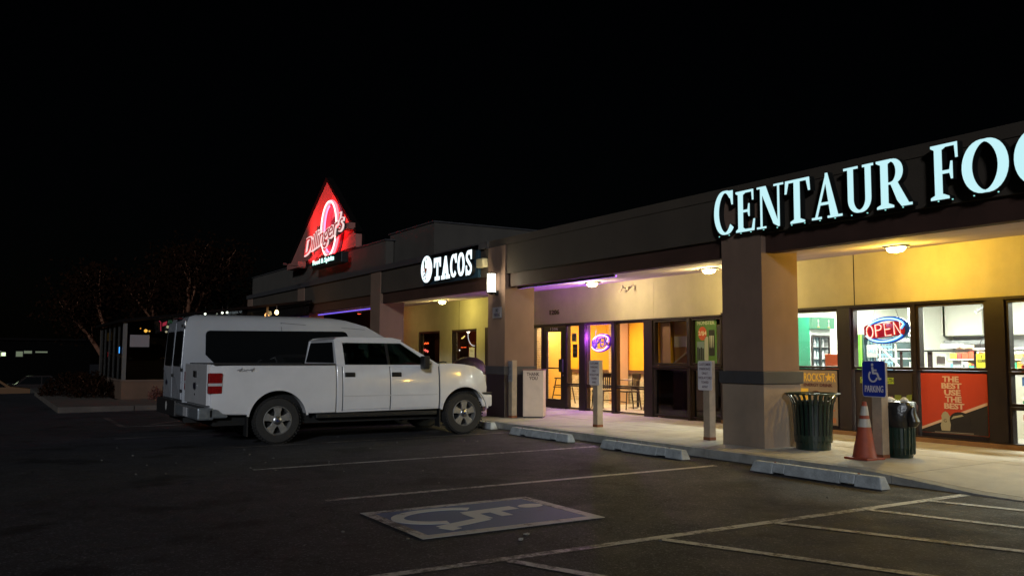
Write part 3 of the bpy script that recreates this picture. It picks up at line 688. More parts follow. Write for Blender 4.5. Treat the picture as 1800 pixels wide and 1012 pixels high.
def taco_sign():
    root = thing('taco_sign', 'white glowing sign with a round logo and the word TACOS on a dark panel', 'sign', (-19.5, 9.86, 3.2))
    part('backing_panel', mat('sign_backing', (.012, .045, .075), .5), root, lambda b: b.box(-20.90, -17.90, 9.80, 9.865, 3.162, 3.93, .01))
    fr = Fr((-20.98, 9.80, 0)); face = emis('letter_face_white', (.80, .95, 1.0), 1.5); side = mat('letter_return', (.01, .01, .01), .5)
    lg = part('logo_disc', face, root, lambda b: b.poly(fr, arc(.50, 3.56, .32, .345, 0, 360, 32)[:-1], .10, .11))
    part('disc_return', side, lg, lambda b: b.poly(fr, arc(.50, 3.56, .33, .355, 0, 360, 32)[:-1], .0, .099))
    part('logo_print', mat('logo_green', (.10, .22, .03), .6), lg, lambda b: (b.poly(fr, [(.34, 3.78), (.40, 3.80), (.42, 3.60), (.36, 3.58)], .111, .113), b.poly(fr, [(.44, 3.82), (.52, 3.85), (.50, 3.78)], .111, .113)))
    part('logo_print', mat('logo_orange', (.8, .16, .02), .6), lg, lambda b: (b.poly(fr, [(.38, 3.62), (.56, 3.56), (.50, 3.50), (.44, 3.44), (.40, 3.5)], .1132, .115)))
    part('logo_print', 'ink', lg, lambda b: [b.poly(fr, rect(x, x+.035, z, z+.05), .111, .1145) for x, z in ((.33, 3.48), (.37, 3.40), (.33, 3.36), (.42, 3.38), (.47, 3.42), (.53, 3.46), (.4, 3.68), (.35, 3.28), (.45, 3.30))])
    # slab serif letters
    def sl(ch):
        I = []; p = lambda *q: I.append(('p', list(q)))
        def rib(pts, w, wt=None, cl=False): l, r = ribbon(pts, w, wt, cl); I.append(('s', l, r, cl))
        if ch == 'T': p((.35, 0), (.56, 0), (.56, 1), (.35, 1)); p((0, 1), (0, .58), (.14, .58), (.2, .80), (.70, .80), (.76, .58), (.9, .58), (.9, 1)); p((.14, 0), (.76, 0), (.76, .17), (.14, .17))
        if ch == 'A': p((.08, .1), (.34, .1), (.53, .8), (.40, 1)); p((.56, .1), (.84, .1), (.58, 1), (.38, 1), (.42, .72)); p((.25, .26), (.65, .26), (.62, .42), (.3, .42)); p((-.0, 0), (.40, 0), (.40, .17), (.0, .17)); p((.50, 0), (.96, 0), (.96, .17), (.5, .17))
        if ch == 'C': rib(arc(.47, .5, .33, .42, 40, 320, 24), .23, .13); p((.66, .99), (.86, .99), (.86, .60), (.72, .60), (.62, .82))
        if ch == 'O': rib(arc(.45, .5, .32, .42, 0, 360, 28)[:-1], .23, .13, True)
        if ch == 'S': rib(arc(.44, .73, .28, .19, 40, 200, 12)+arc(.43, .27, .28, .19, 40, -145, 14)[1:], .20, .16); p((.60, 1), (.80, 1), (.80, .62), (.68, .62)); p((.05, 0), (.22, .0), (.2, .4), (.05, .4))
        return I
    for ch, x0, x1, z0, z1 in (('T', .93, 1.33, 3.23, 3.80), ('A', 1.35, 1.80, 3.23, 3.80), ('C', 1.83, 2.20, 3.23, 3.81), ('O', 2.22, 2.60, 3.23, 3.81), ('S', 2.63, 2.99, 3.23, 3.82)):
        items = sl(ch); sx = (x1-x0)/.92; h = z1-z0
        def put(b, d0, d1, st):
            for k, it in enumerate(items):
                f2 = Fr((-20.98+x0, 9.80, z0))
                if it[0] == 'p': b.poly(f2, [(q[0]*sx, q[1]*h) for q in it[1]], d0, d1+st*k)
                else: b.strip(f2, [(q[0]*sx, q[1]*h) for q in it[1]], [(q[0]*sx, q[1]*h) for q in it[2]], d0, d1+st*k, it[3])
        b = MB(); put(b, .10, .107, .0004); le = b.build('letter', face, root, label='glowing letter '+ch)
        b = MB(); put(b, 0, .0995, .00005); b.build('letter_return', side, le)
taco_sign()

def restaurant_sign():
    root = thing('neon_restaurant_sign', "red neon oval with the slanted word Dillinger's across it on the red lit gable", 'sign', (-28.0, 9.84, 4.6))
    y = 9.62; red = emis('neon_red', (1, .014, .018), 26); core = emis('neon_core', (1, .50, .45), 4.2)
    cx, cz, rx, rz = -27.72, 5.50, .74, .90
    def ring(r1, r2, a0, a1, yy, rad, m, nm, par):
        pts = [(cx+r1*math.cos(R(a)), yy, cz+r2*math.sin(R(a))) for a in [a0+(a1-a0)*i/40 for i in range(41)]]
        return part(nm, m, par, lambda b: b.tube(pts, rad, 8), smooth=True)
    pl = part('oval_panel', mat('oval_print', (.22, .10, .16), .6, var=.3, vscale=3), root, lambda b: b.poly(Fr((cx, y+.10, cz)), arc(0, 0, .74, .90, 0, 360, 40)[:-1], -.1, 0))
    Q = Fr((cx, y+.10, cz))     # stand-in for the printed picture: plain pale shapes
    part('panel_shape', mat('oval_print_pale', (.45, .35, .45), .6), pl, lambda b: (b.poly(Q, arc(.05, -.08, .38, .20, 0, 360, 14)[:-1], .001, .004), b.poly(Q, [(-.1, .35), (.3, .42), (.42, .75), (.1, .8)], .001, .004)))
    part('panel_shape', mat('oval_print_dark', (.05, .02, .05), .6), pl, lambda b: (b.poly(Q, [(-.25, .05), (.35, .1), (.3, .38), (-.15, .3)], .005, .007), b.poly(Q, [(-.4, -.6), (.4, -.6), (.2, -.25), (-.3, -.28)], .001, .004)))
    ring(rx, rz, 0, 360, y, .062, red, 'neon_tube', root); ring(rx, rz, 0, 360, y-.05, .030, core, 'neon_core', root)
    ring(rx*.74, rz*.86, 100, 262, y-.0, .022, emis('neon_pink', (1, .15, .35), 4), 'neon_tube', root)
    fr = Fr((-29.9, y-.10, 4.62), (1, 0, .13), (-.10, 0, 1))
    part('letter_backing', 'black', root, lambda b: b.poly(fr, [(-.15, -.22), (3.75, .18), (3.85, .55), (3.0, .40), (.1, -.02)], -.06, -.035))
    wm = emis('letter_outline_white', (1, .72, .70), .95); rm = emis('letter_fill_red', (.8, .10, .10), .35)
    w = text('script_letters', "Dillinger's", fr, -.12, 3.85, 0, .80, -.03, .02, wm, root, bold=.026, shear=.35, space=.92)
    text('letter_fill', "Dillinger's", fr, -.08, 3.81, .04, .76, .021, .035, rm, w, bold=-.004, shear=.35, space=.94)
    bx2 = part('lower_box', 'black', root, lambda b: b.box(-29.15, -26.3, 9.50, 9.75, 4.27, 4.62, .03))
    text('box_lettering', 'Food & Spirits', S(0, 9.50, 0), -29.05, -26.95, 4.35, 4.56, .001, .012, emis('letters_mint', (.55, 1, .88), 1.9), bx2, bold=.02)
    fl = part('added_light_housing', 'black', root, lambda b: b.box(-30.0, -29.84, 8.72, 8.84, 4.44, 4.52, .01)); part('added_light_arm', 'black', fl, lambda b: b.tube([(-29.92, 8.8, 4.46), (-29.92, 9.84, 4.40)], .012, 5))  # added bracket and box to carry the extra red spotlight
    sp = add_light('SPOT', 'added_gable_light', (-29.92, 8.78, 4.56), 900, (1, .035, .035), root, .04); sp.data.spot_size = R(115); sp.data.spot_blend = .8  # added spotlight, put in to spread red over the gable
    sp.rotation_euler = Vector((.8, 1.0, 1.5)).to_track_quat('-Z', 'Y').to_euler()
restaurant_sign()

def neon_open(name, label, cx, cz, w, h, y, ringm, letm, core1, core2, back1, back2, tilt=0.0, lightcol=None, le=10, lr=.013):
    root = thing(name, label, 'neon sign', (cx, y, cz-h/2))
    fr = Fr((cx, y, cz), (1, 0, tilt), (-tilt, 0, 1))
    part('oval_backing', back1, root, lambda b: b.strip(fr, arc(0, 0, w*.52, h*.54, 0, 360, 36)[:-1], arc(0, 0, w*.40, h*.36, 0, 360, 36)[:-1], -.03, -.015, True))
    if back2: part('letter_backing', back2, root, lambda b: b.poly(fr, rrect(-w*.50, w*.42, -h*.27, h*.30, h*.12), -.012, 0))
    for a0, a1 in ((18, 140), (196, 322)):
        pts = arc(0, 0, w*.455, h*.445, a0, a1, 26)
        if a0 == 18: pts = [(w*.36, -h*.02)]+pts
        o = part('neon_tube', ringm, root, lambda b: b.tube([fr(p[0], p[1], .015) for p in pts], .020, 8), smooth=True)
        part('neon_core', core1, o, lambda b: b.tube([fr(p[0], p[1], .032) for p in pts], .0115, 6), smooth=True)
    lw = w*.185; x = -w*.44; lh = h*.24
    G = {'O': [arc(.5, 0, .40, 1, 0, 360, 18)], 'P': [[(.12, -1), (.12, 1)]+[(.12, 1)]+arc(.5, .52, .36, .46, 90, -90, 8)+[(.12, .06)]],
         'E': [[(.86, -1), (.12, -1), (.12, 1), (.86, 1)], [(.12, .02), (.75, .02)]], 'N': [[(.1, -1), (.14, 1), (.82, -1), (.88, 1)]]}
    for ch in 'OPEN':
        for st in G[ch]:
            pts = [fr(x+q[0]*lw, q[1]*lh+.008*w, .012) for q in st]
            o = part('neon_letter', letm, root, lambda b: b.tube(pts, lr, 7), smooth=True)
            pts2 = [p+fr.n*(lr+.001) for p in pts]
            part('neon_core', core2, o, lambda b: b.tube(pts2, .0075, 6), smooth=True)
        x += lw*1.13
    for sx in (-.3, .3): part('hanging_chain', 'black', root, lambda b: b.tube([fr(w*sx, h*.45, -.02), (cx+w*sx*.8, y, 2.14)], .003, 4))
    if lightcol: add_light('POINT', 'neon_light', (cx-w*.24, 12.87, cz+h*.30), le, lightcol, root, .012)
    return root
neon_open('open_sign', 'red and blue neon OPEN sign hanging in the bright shop window', -9.64, 1.80, .86, .43, 13.2,
    emis('neon_blue', (.05, .35, 1), 2.2), emis('neon_letter_red', (1, .12, .06), 1.6), emis('neon_blue_core', (.55, .9, 1), 2.2), emis('neon_letter_core', (1, .72, .60), 2.0),
    mat('acrylic_blue', (.02, .08, .45), .3), mat('acrylic_red', (.5, .01, .03), .3), .10, (.5, .5, 1), 4)
neon_open('open_sign', 'purple neon OPEN sign hanging in the orange restaurant window', -17.62, 1.68, .80, .42, 13.12,
    emis('neon_purple', (.40, .05, 1), 3.2), emis('neon_letter_violet', (.10, .03, .75), .5), emis('neon_purple_core', (1, .65, 1), 3.4), emis('neon_violet_core', (.12, .05, .6), .6),
    mat('acrylic_purple', (.10, .02, .35), .3), None, .12, (.50, .10, 1), 130, lr=.021)

def wall_lantern():
    x, z = -17.07, 2.95
    o = thing('wall_lantern', 'lit white glass wall lantern on the front of the pier right of the taco sign', 'lantern', (x, 9.84, 2.72))
    part('back_plate', 'black', o, lambda b: b.box(x-.05, x+.05, 9.79, 9.842, 2.70, 2.80, .006))
    part('bottom_cup', 'black', o, lambda b: b.lathe((x, 9.68, 2.70), [(.02, 0), (.06, .02), (.10, .05), (.10, .06)], n=18))
    part('top_cap', 'black', o, lambda b: b.lathe((x, 9.68, 3.17), [(.115, 0), (.115, .02), (.03, .035), (.03, .04)], n=18))
    part('glass_cylinder', emis('lantern_glow', (1, .93, .72), 5), o, lambda b: b.lathe((x, 9.68, 2.762), [(.092, 0), (.095, .2), (.092, .406)], n=20), smooth=True)
    for k in range(5): part('cage_bar', 'black', o, lambda b: b.box(x-.112, x+.112, 9.575, 9.582, 2.80+k*.075, 2.81+k*.075)) if False else None
    for a in (40, 140, 220, 320):
        part('cage_rod', 'black', o, lambda b: b.tube([(x+.106*math.cos(R(a)), 9.68+.106*math.sin(R(a)), 2.755), (x+.106*math.cos(R(a)), 9.68+.106*math.sin(R(a)), 3.175)], .005, 5))
    add_light('POINT', 'lantern_bulb', (x+.02, 9.52, 2.97), 26, (1, .86, .58), o, .05)
wall_lantern()
o = thing('junction_box', 'small beige box on the parapet right of the word TACOS', 'electrical box', (-17.72, 9.8, 3.36))
part('box_body', mat('box_beige', (.55, .48, .28), .6), o, lambda b: b.box(-17.88, -17.56, 9.72, 9.868, 3.37, 3.58, .03)); part('conduit', 'black', o, lambda b: b.tube([(-17.88, 9.83, 3.50), (-17.98, 9.83, 3.50)], .015, 6))
o = thing('parking_notice', 'small weathered notice plate on the pier below the wall lantern', 'notice', (-17.07, 9.83, 2.20))
part('plate', mat('notice_plate', (.24, .23, .24), .5), o, lambda b: b.box(-17.26, -16.87, 9.822, 9.838, 2.19, 2.43))
text('notice_lettering', 'NO\nPARKING', S(0, 9.822, 0), -17.20, -16.93, 2.22, 2.40, .001, .004, 'ink', o)
o = thing('house_number', 'dark numerals 1206 on the cream wall over the restaurant door', 'number', (-19.44, 12.93, 2.46))
for i, ch in enumerate('1206'): text('numeral', ch, S(0, 12.94, 0), -19.68+i*.125+(.03 if i == 0 else 0), -19.68+i*.125+(.072 if i == 0 else .108), 2.45, 2.57, .0, .014, mat('numeral_brown', (.05, .018, .012), .5), o, bold=.02)
# small floodlight under the soffit
o = thing('security_camera', 'small double armed fixture under the soffit over the purple sign window', 'fixture', (-16.2, 12.6, 2.95))
part('bracket', 'chrome', o, lambda b: b.tube([(-16.22, 12.90, 2.93), (-16.22, 12.70, 2.93), (-16.10, 12.62, 2.98)], .014, 6)); part('head', 'tan', o, lambda b: b.tube([(-16.35, 12.72, 2.87), (-16.2, 12.70, 2.95)], .035, 10, r1=.022)); part('head', 'tan', o, lambda b: b.tube([(-16.06, 12.72, 2.87), (-16.06, 12.72, 2.97)], .03, 10, r1=.02))

# LED strip over the bar entrance
o = thing('led_strip', 'thin violet blue light strip along the soffit left of the taco bay', 'light strip', (-28, 10.4, 2.83))
part('light_tube', emis('led_violet', (.22, .14, 1), .9), o, lambda b: b.tube([(-30.9, 10.35, 2.82), (-24.8, 10.35, 2.82)], .022, 8))
part('channel', 'black', o, lambda b: b.box(-30.95, -24.75, 10.33, 10.37, 2.85, 2.88))

o = thing('led_strip', 'faint violet light line tucked behind the beam over the middle walkway', 'light strip', (-15, 10.2, 2.83))
part('light_tube', emis('led_violet_soft', (.30, .08, 1), 3.5), o, lambda b: b.tube([(-16.68, 10.19, 2.848), (-13.2, 10.19, 2.848)], .016, 8)); part('channel', 'black', o, lambda b: b.box(-16.69, -13.19, 10.125, 10.165, 2.83, 2.872))

# ================================================================ POSTERS
def poster(label, x0, x1, z0, z1, bgm, y=12.95, th=.008, name='poster', cat='poster'):
    o = thing(name, label, cat, ((x0+x1)/2, y, z0)); part('sheet', bgm, o, lambda b: b.box(x0, x1, y, y+th, z0, z1)); return o, S(0, y, 0)
def star(cx, cy, r, k=.42, rot=90): return [(cx+(r if i % 2 == 0 else r*k)*math.cos(R(rot+36*i)), cy+(r if i % 2 == 0 else r*k)*math.sin(R(rot+36*i))) for i in range(10)]
def posters():
    # energy drink poster, lower left panel of the shop
    o, f = poster('gold and black energy drink poster reading ROCKSTAR behind the slatted bin', -11.42, -10.46, .14, 1.10, mat('poster_khaki', (.27, .19, .13), .6, var=.1, vscale=4))
    gold = mat('poster_gold', (.80, .48, .06), .5); brn = mat('poster_brown', (.10, .03, .025), .6)
    text('brand_lettering', 'ROCKST', f, -11.19, -10.72, .90, 1.05, .001, .004, gold, o, bold=.01); part('star_print', gold, o, lambda b: b.poly(f, star(-10.64, .975, .085), .001, .005)); text('brand_lettering', 'R', f, -10.57, -10.49, .90, 1.05, .001, .004, gold, o, bold=.01)
    text('tagline_lettering', 'ENERGY DRINK', f, -11.20, -10.56, .81, .87, .003, .006, brn, o, bold=.03)
    part('print_block', gold, o, lambda b: b.poly(f, rect(-11.40, -11.10, .30, .77), .001, .002)); part('print_block', brn, o, lambda b: b.poly(f, arc(-10.93, .66, .11, .08, 0, 180, 10), .001, .003))
    part('print_block', brn, o, lambda b: b.poly(f, rect(-10.72, -10.50, .56, .66), .001, .003)); part('star_print', mat('poster_rust', (.42, .14, .06), .6), o, lambda b: b.poly(f, star(-10.66, .40, .17, .4, 0), .001, .004)); part('print_block', mat('poster_rust', (.4, .1, .05), .6), o, lambda b: b.poly(f, rect(-10.74, -10.50, .18, .27), .001, .003))
    # dark poster with lime letters
    o, f = poster('dark poster with lime lettering behind the blue accessible parking sign', -10.08, -8.99, .16, 1.08, mat('poster_black', (.028, .018, .020), .6))
    lime = mat('poster_lime', (.36, .50, .03), .6); part('lime_block', lime, o, lambda b: b.poly(f, rect(-9.98, -9.90, .90, 1.0), .001, .002)); part('lime_block', lime, o, lambda b: b.poly(f, rect(-9.46, -9.33, .90, 1.0), .001, .002))
    text('lettering', 'C', f, -9.97, -9.92, .91, .99, .002, .005, 'ink', o, bold=.02); text('lettering', 'UTH', f, -9.455, -9.335, .915, .985, .002, .005, 'ink', o, bold=.02)
    olv = mat('poster_olive', (.16, .20, .03), .6)
    part('lime_block', olv, o, lambda b: (b.poly(f, rect(-9.32, -9.20, .60, .72), .001, .002), b.poly(f, [(-9.15, .56), (-9.10, .72), (-9.0, .74), (-9.04, .5)], .001, .002), b.poly(f, rect(-9.22, -9.06, .24, .32), .001, .002)))
    part('bottle_print', mat('poster_brown2', (.09, .05, .03), .6), o, lambda b: b.poly(f, [(-9.1, .34), (-9.0, .34), (-9.0, .5), (-9.06, .6), (-9.1, .5)], .001, .002))
    # red poster
    o, f = poster('red and black poster reading THE BEST USE THE BEST under the right hand shop window', -8.84, -7.745, .155, 1.09, mat('poster_red', (.48, .045, .020), .55, var=.06, vscale=3))
    part('dark_field', mat('poster_navy', (.012, .010, .016), .6), o, lambda b: b.poly(f, [(-8.84, .16), (-7.75, .16), (-7.75, .63), (-8.84, .21)], .001, .003)); part('white_stripe', mat('poster_stripe', (.62, .42, .34), .6), o, lambda b: b.poly(f, [(-8.84, .20), (-7.75, .62), (-7.75, .665), (-8.84, .24)], .0032, .005))
    crm = mat('poster_cream', (.66, .44, .33), .6)
    for i, wd in enumerate(('THE', 'BEST', 'USE', 'THE', 'BEST')):
        hw = .135 if len(wd) == 3 else .165; text('lettering', wd, f, -8.33-hw+.012*i, -8.33+hw+.012*i, .955-i*.104, 1.045-i*.104, .001, .006, crm, o, bold=.035)
    # white cup and long dark shape
    def cup(b): b.poly(f, [(-8.50, .20), (-8.36, .20), (-8.345, .30), (-8.36, .36), (-8.36, .43), (-8.39, .48), (-8.43, .50), (-8.47, .48), (-8.50, .43), (-8.49, .36), (-8.515, .28)], .006, .009)
    part('tumbler_print', mat('poster_grey', (.36, .33, .24), .6), o, cup); text('tumbler_logo', 'G', f, -8.46, -8.41, .33, .38, .009, .011, brn, o)
    part('shoe_print', mat('poster_navy', (.012, .010, .016), .6), o, lambda b: b.poly(f, arc(-8.19, .39, .17, .11, 0, 180, 12)+[(-8.36, .30), (-8.02, .30)], .0062, .008)); part('shoe_highlight', mat('poster_grey', (.36, .33, .24), .6), o, lambda b: b.poly(f, [(-8.34, .38), (-8.3, .43), (-8.16, .46), (-8.13, .44), (-8.25, .41)], .0082, .010))
    part('small_print', mat('poster_grey2', (.20, .17, .16), .6), o, lambda b: (b.poly(f, [(-8.62, .165), (-7.98, .175), (-7.98, .19), (-8.62, .18)], .004, .006), b.poly(f, [(-8.68, .158), (-7.9, .16), (-7.9, .164), (-8.68, .162)], .004, .006)))
    # green energy drink poster
    o, f = poster('green drink poster reading MONSTER behind the sign post left of the column', -14.10, -13.47, 1.20, 2.12, mat('poster_green', (.085, .20, .04), .6, var=.25, vscale=3), y=12.985)
    text('brand_lettering', 'MONSTER', f, -14.04, -13.52, 2.01, 2.10, .001, .004, mat('poster_palegreen', (.55, .62, .42), .6), o, bold=.03)
    part('price_disc', mat('poster_redorange', (.60, .09, .03), .6), o, lambda b: b.poly(f, arc(-13.88, 1.83, .125, .145, 0, 360, 22)[:-1], .001, .003)); text('price_lettering', '2/$4', f, -14.0, -13.76, 1.78, 1.88, .003, .006, mat('poster_palecream', (.7, .62, .45), .6), o, bold=.02)
    blk = mat('poster_canblack', (.010, .012, .010), .5)
    part('can_print', blk, o, lambda b: b.poly(f, rrect(-13.69, -13.52, 1.36, 1.90, .03), .001, .003)); part('can_print', mat('poster_steel', (.18, .26, .30), .6), o, lambda b: b.poly(f, rect(-14.05, -13.83, 1.28, 1.66), .001, .003)); part('can_print', mat('poster_silver', (.42, .43, .38), .6), o, lambda b: b.poly(f, rect(-13.82, -13.71, 1.24, 1.76), .001, .003))
    for q in range(3): part('claw_print', mat('poster_claw', (.62, .64, .56), .6), o, lambda b: b.poly(f, [(-13.665+q*.045, 1.78), (-13.64+q*.045, 1.78), (-13.65+q*.045, 1.55), (-13.66+q*.045, 1.52)], .0032, .005))
    for q in range(4): part('can_print', blk, o, lambda b: b.poly(f, rect(-14.04+q*.052, -14.0+q*.052, 1.28, 1.54-.02*(q % 2)), .0032, .005))
    poster('narrow dark flyer beside the green drink poster', -13.45, -13.33, 1.2, 2.0, mat('flyer_dark', (.05, .04, .035), .6), y=12.985)
    # notices in the restaurant window
    o, f = poster('pale grey notice on the narrow window right of the restaurant door', -19.02+.28, -18.82+.28, 1.72, 1.94, mat('notice_grey', (.42, .42, .38), .6), y=13.02)
    text('notice_lettering', 'HOURS\n10-9', f, -18.72, -18.56, 1.75, 1.91, .001, .003, 'ink', o)
    o, f = poster('dark notice below the pale one on the narrow window right of the restaurant door', -18.70, -18.50, 1.32, 1.66, mat('notice_dark', (.06, .045, .05), .6), y=13.02)
    text('notice_lettering', 'OPEN\nMENU', f, -18.67, -18.53, 1.42, 1.58, .001, .003, mat('notice_grey', (.42, .42, .38), .6), o)
    o, f = poster('white sheet taped low inside the right hand taco window', -24.30, -23.96, 1.22, 1.62, 'paper', y=13.0)
    text('notice_lettering', 'MENU\n- - -\n- - -', f, -24.22, -24.04, 1.30, 1.55, .001, .003, mat('print_grey', (.4, .4, .4), .8), o)
    o, f = poster('small white card under the taped sheet in the taco window', -24.26, -23.93, 1.0, 1.16, 'paper', y=13.0)
    part('card_print', mat('card_teal', (.08, .14, .12), .6), o, lambda b: b.poly(f, rect(-24.22, -24.03, 1.03, 1.10), .001, .003))
posters()

# ================================================================ POSTS, BINS, CONE
def sign_post(label, x, y, h, sign, w=.145, d=.13):
    o = thing('sign_post', label, 'sign post', (x, y, 0)); part('post', 'wood', o, lambda b: b.box(x-w/2, x+w/2, y-d/2, y+d/2, 0, h, .006)); part('rusty_foot', 'rust', o, lambda b: b.box(x-w/2-.002, x+w/2+.002, y-d/2-.002, y+d/2+.002, 0.001, .05)); fr = S(0, y-d/2-.002, 0)
    if sign == 'text':
        a, c = x-.20+.02, x+.12+.02; z1 = h-.005; z0 = z1-.47
        part('sign_plate', 'signwhite', o, lambda b: b.poly(fr, rrect(a, c, z0, z1, .03), .0, .004))
        for i, wd in enumerate(('CUSTOMER', 'PARKING', 'ONLY', 'VIOLATORS', 'TOWED', 'AWAY')):
            hw = .017*len(wd); text('sign_lettering', wd, fr, (a+c)/2-hw, (a+c)/2+hw, z1-.075-i*.072, z1-.035-i*.072, .0042, .0055, mat('sign_ink', (.10, .05, .08), .6), o, bold=.02)
    if sign == 'blue':
        a, c, z0, z1 = x-.20, x+.145, .81, 1.275
        part('sign_border', 'signwhite', o, lambda b: b.poly(fr, rrect(a-.008, c+.008, z0-.008, z1+.008, .035), .0, .003)); part('sign_plate', 'signblue', o, lambda b: b.poly(fr, rrect(a, c, z0, z1, .03), .0032, .006))
        part('wheelchair_symbol', 'signwhite', o, lambda b: wheelchair(b, fr, a+.075, 1.00, .22, .25, .006, .008, .10)); text('sign_lettering', 'PARKING', fr, a+.03, c-.03, .865, .955, .006, .008, 'signwhite', o, bold=.02)
    if sign == 'plain': part('sign_plate', mat('plate_grey', (.22, .22, .24), .5), o, lambda b: b.poly(fr, rrect(x-.14, x+.10, h-.47, h-.02, .03), .0, .004)); text('sign_lettering', 'TOW\nAWAY\nZONE', fr, x-.10, x+.06, h-.42, h-.08, .0042, .0055, mat('sign_faded', (.10, .10, .12), .6), o)
    for zz in (.08, .42):
        if sign == 'text': part('bolt', 'chrome', o, lambda b: b.lathe((x-.02, y-d/2-.006, h-zz), [(.009, -.004), (.009, 0)], 'Y', 8))
    return o
sign_post('short post with a white customer parking sign left of the big column', -10.66, 10.10, 1.27, 'text')
sign_post('short post with a faded parking sign in front of the purple neon window', -13.70, 10.12, 1.265, 'text')
sign_post('short post with the blue accessible parking sign beside the traffic cone', -7.64, 10.30, 1.26, 'blue', .15, .14)
sign_post('short dark post beside the beige THANK YOU bin', -16.66, 10.0, 1.25, 'plain')

def thank_you():
    o = thing('litter_bin', 'tall beige litter bin with THANK YOU on its top flap', 'bin', (0, 0, 0)); h = .225
    part('cabinet', 'tan', o, lambda b: b.box(-h, h, -h, h, .03, 1.03, .008)); part('base', 'black', o, lambda b: b.box(-h+.02, h-.02, -h+.012, h-.02, 0, .028)); fr = S(0, -h, 0)
    part('top_flap', 'tan', o, lambda b: b.poly(fr, rect(-h+.02, h-.02, .80, 1.015), .002, .012)); part('door_panel', 'tan', o, lambda b: b.poly(fr, rect(-h+.02, h-.02, .06, .785), .002, .010))
    lm = mat('thank_ink', (.08, .05, .045), .7)
    text('lettering', 'THANK', fr, -.14, .14, .915, .99, .0122, .014, lm, o, bold=.03); text('lettering', 'YOU', fr, -.09, .10, .825, .90, .0122, .014, lm, o, bold=.03)
    part('lid', mat('bin_lid_brown', (.22, .10, .08), .6), o, lambda b: b.box(-h-.01, h+.01, -h-.012, h+.01, 1.034, 1.052, .004)); part('top_handle', 'black', o, lambda b: b.tube([(.0, -.1, 1.05), (.0, -.1, 1.075), (.14, -.1, 1.075), (.14, -.1, 1.05)], .006, 5))
    o.location = (-16.56, 10.50, 0); o.rotation_euler = (0, 0, R(50))
thank_you()

def slatted_bin():
    cx, cy = -8.86, 10.42; o = thing('slatted_bin', 'dark green slatted metal litter bin with a flared rim beside the big column', 'bin', (cx, cy, 0))
    part('liner', mat('bin_liner', (.006, .009, .010), .5), o, lambda b: b.lathe((cx, cy, 0), [(.235, .02), (.235, .70), (.22, .70), (.2, .1)], n=28))
    part('foot_ring', 'greenbin', o, lambda b: b.lathe((cx, cy, 0), [(.20, 0), (.24, .0), (.245, .12), (.2, .12)], n=28)); part('lower_band', 'greenbin', o, lambda b: b.lathe((cx, cy, 0), [(.262, .13), (.268, .13), (.27, .21), (.262, .21)], n=28))
    n = 26
    for k in range(n):
        a = 2*math.pi*k/n; ca, sa = math.cos(a), math.sin(a); b = MB(); pr_ = [(.256, .10), (.262, .3), (.272, .52), (.288, .66), (.32, .745), (.372, .80)]
        L0, R0, L1, R1 = [], [], [], []
        for r, z in pr_:
            for lst, dr, dw in ((L0, 0, -.019), (R0, 0, .019), (L1, .006, -.019), (R1, .006, .019)): lst.append((cx+(r+dr)*ca-dw*sa, cy+(r+dr)*sa+dw*ca, z))
        bm = b.bm; V = [[bm.verts.new(p) for p in l] for l in (L0, R0, R1, L1)]
        for i in range(len(pr_)-1):
            for q in range(4): bm.faces.new((V[q][i], V[(q+1) % 4][i], V[(q+1) % 4][i+1], V[q][i+1]))
        bm.faces.new([V[q][0] for q in range(4)]); bm.faces.new([V[q][-1] for q in range(4)][::-1]); b.build('slat', 'greenbin', o)
    pts = [(cx+.378*math.cos(2*math.pi*k/36), cy+.378*math.sin(2*math.pi*k/36), .803) for k in range(36)]
    part('rim', 'greenbin', o, lambda b: b.tube(pts, .013, 7, True), smooth=True)
    pts = [(cx+.285*math.cos(2*math.pi*k/36), cy+.285*math.sin(2*math.pi*k/36), .655) for k in range(36)]; part('upper_hoop', 'greenbin', o, lambda b: b.tube(pts, .008, 6, True), smooth=True)
slatted_bin()

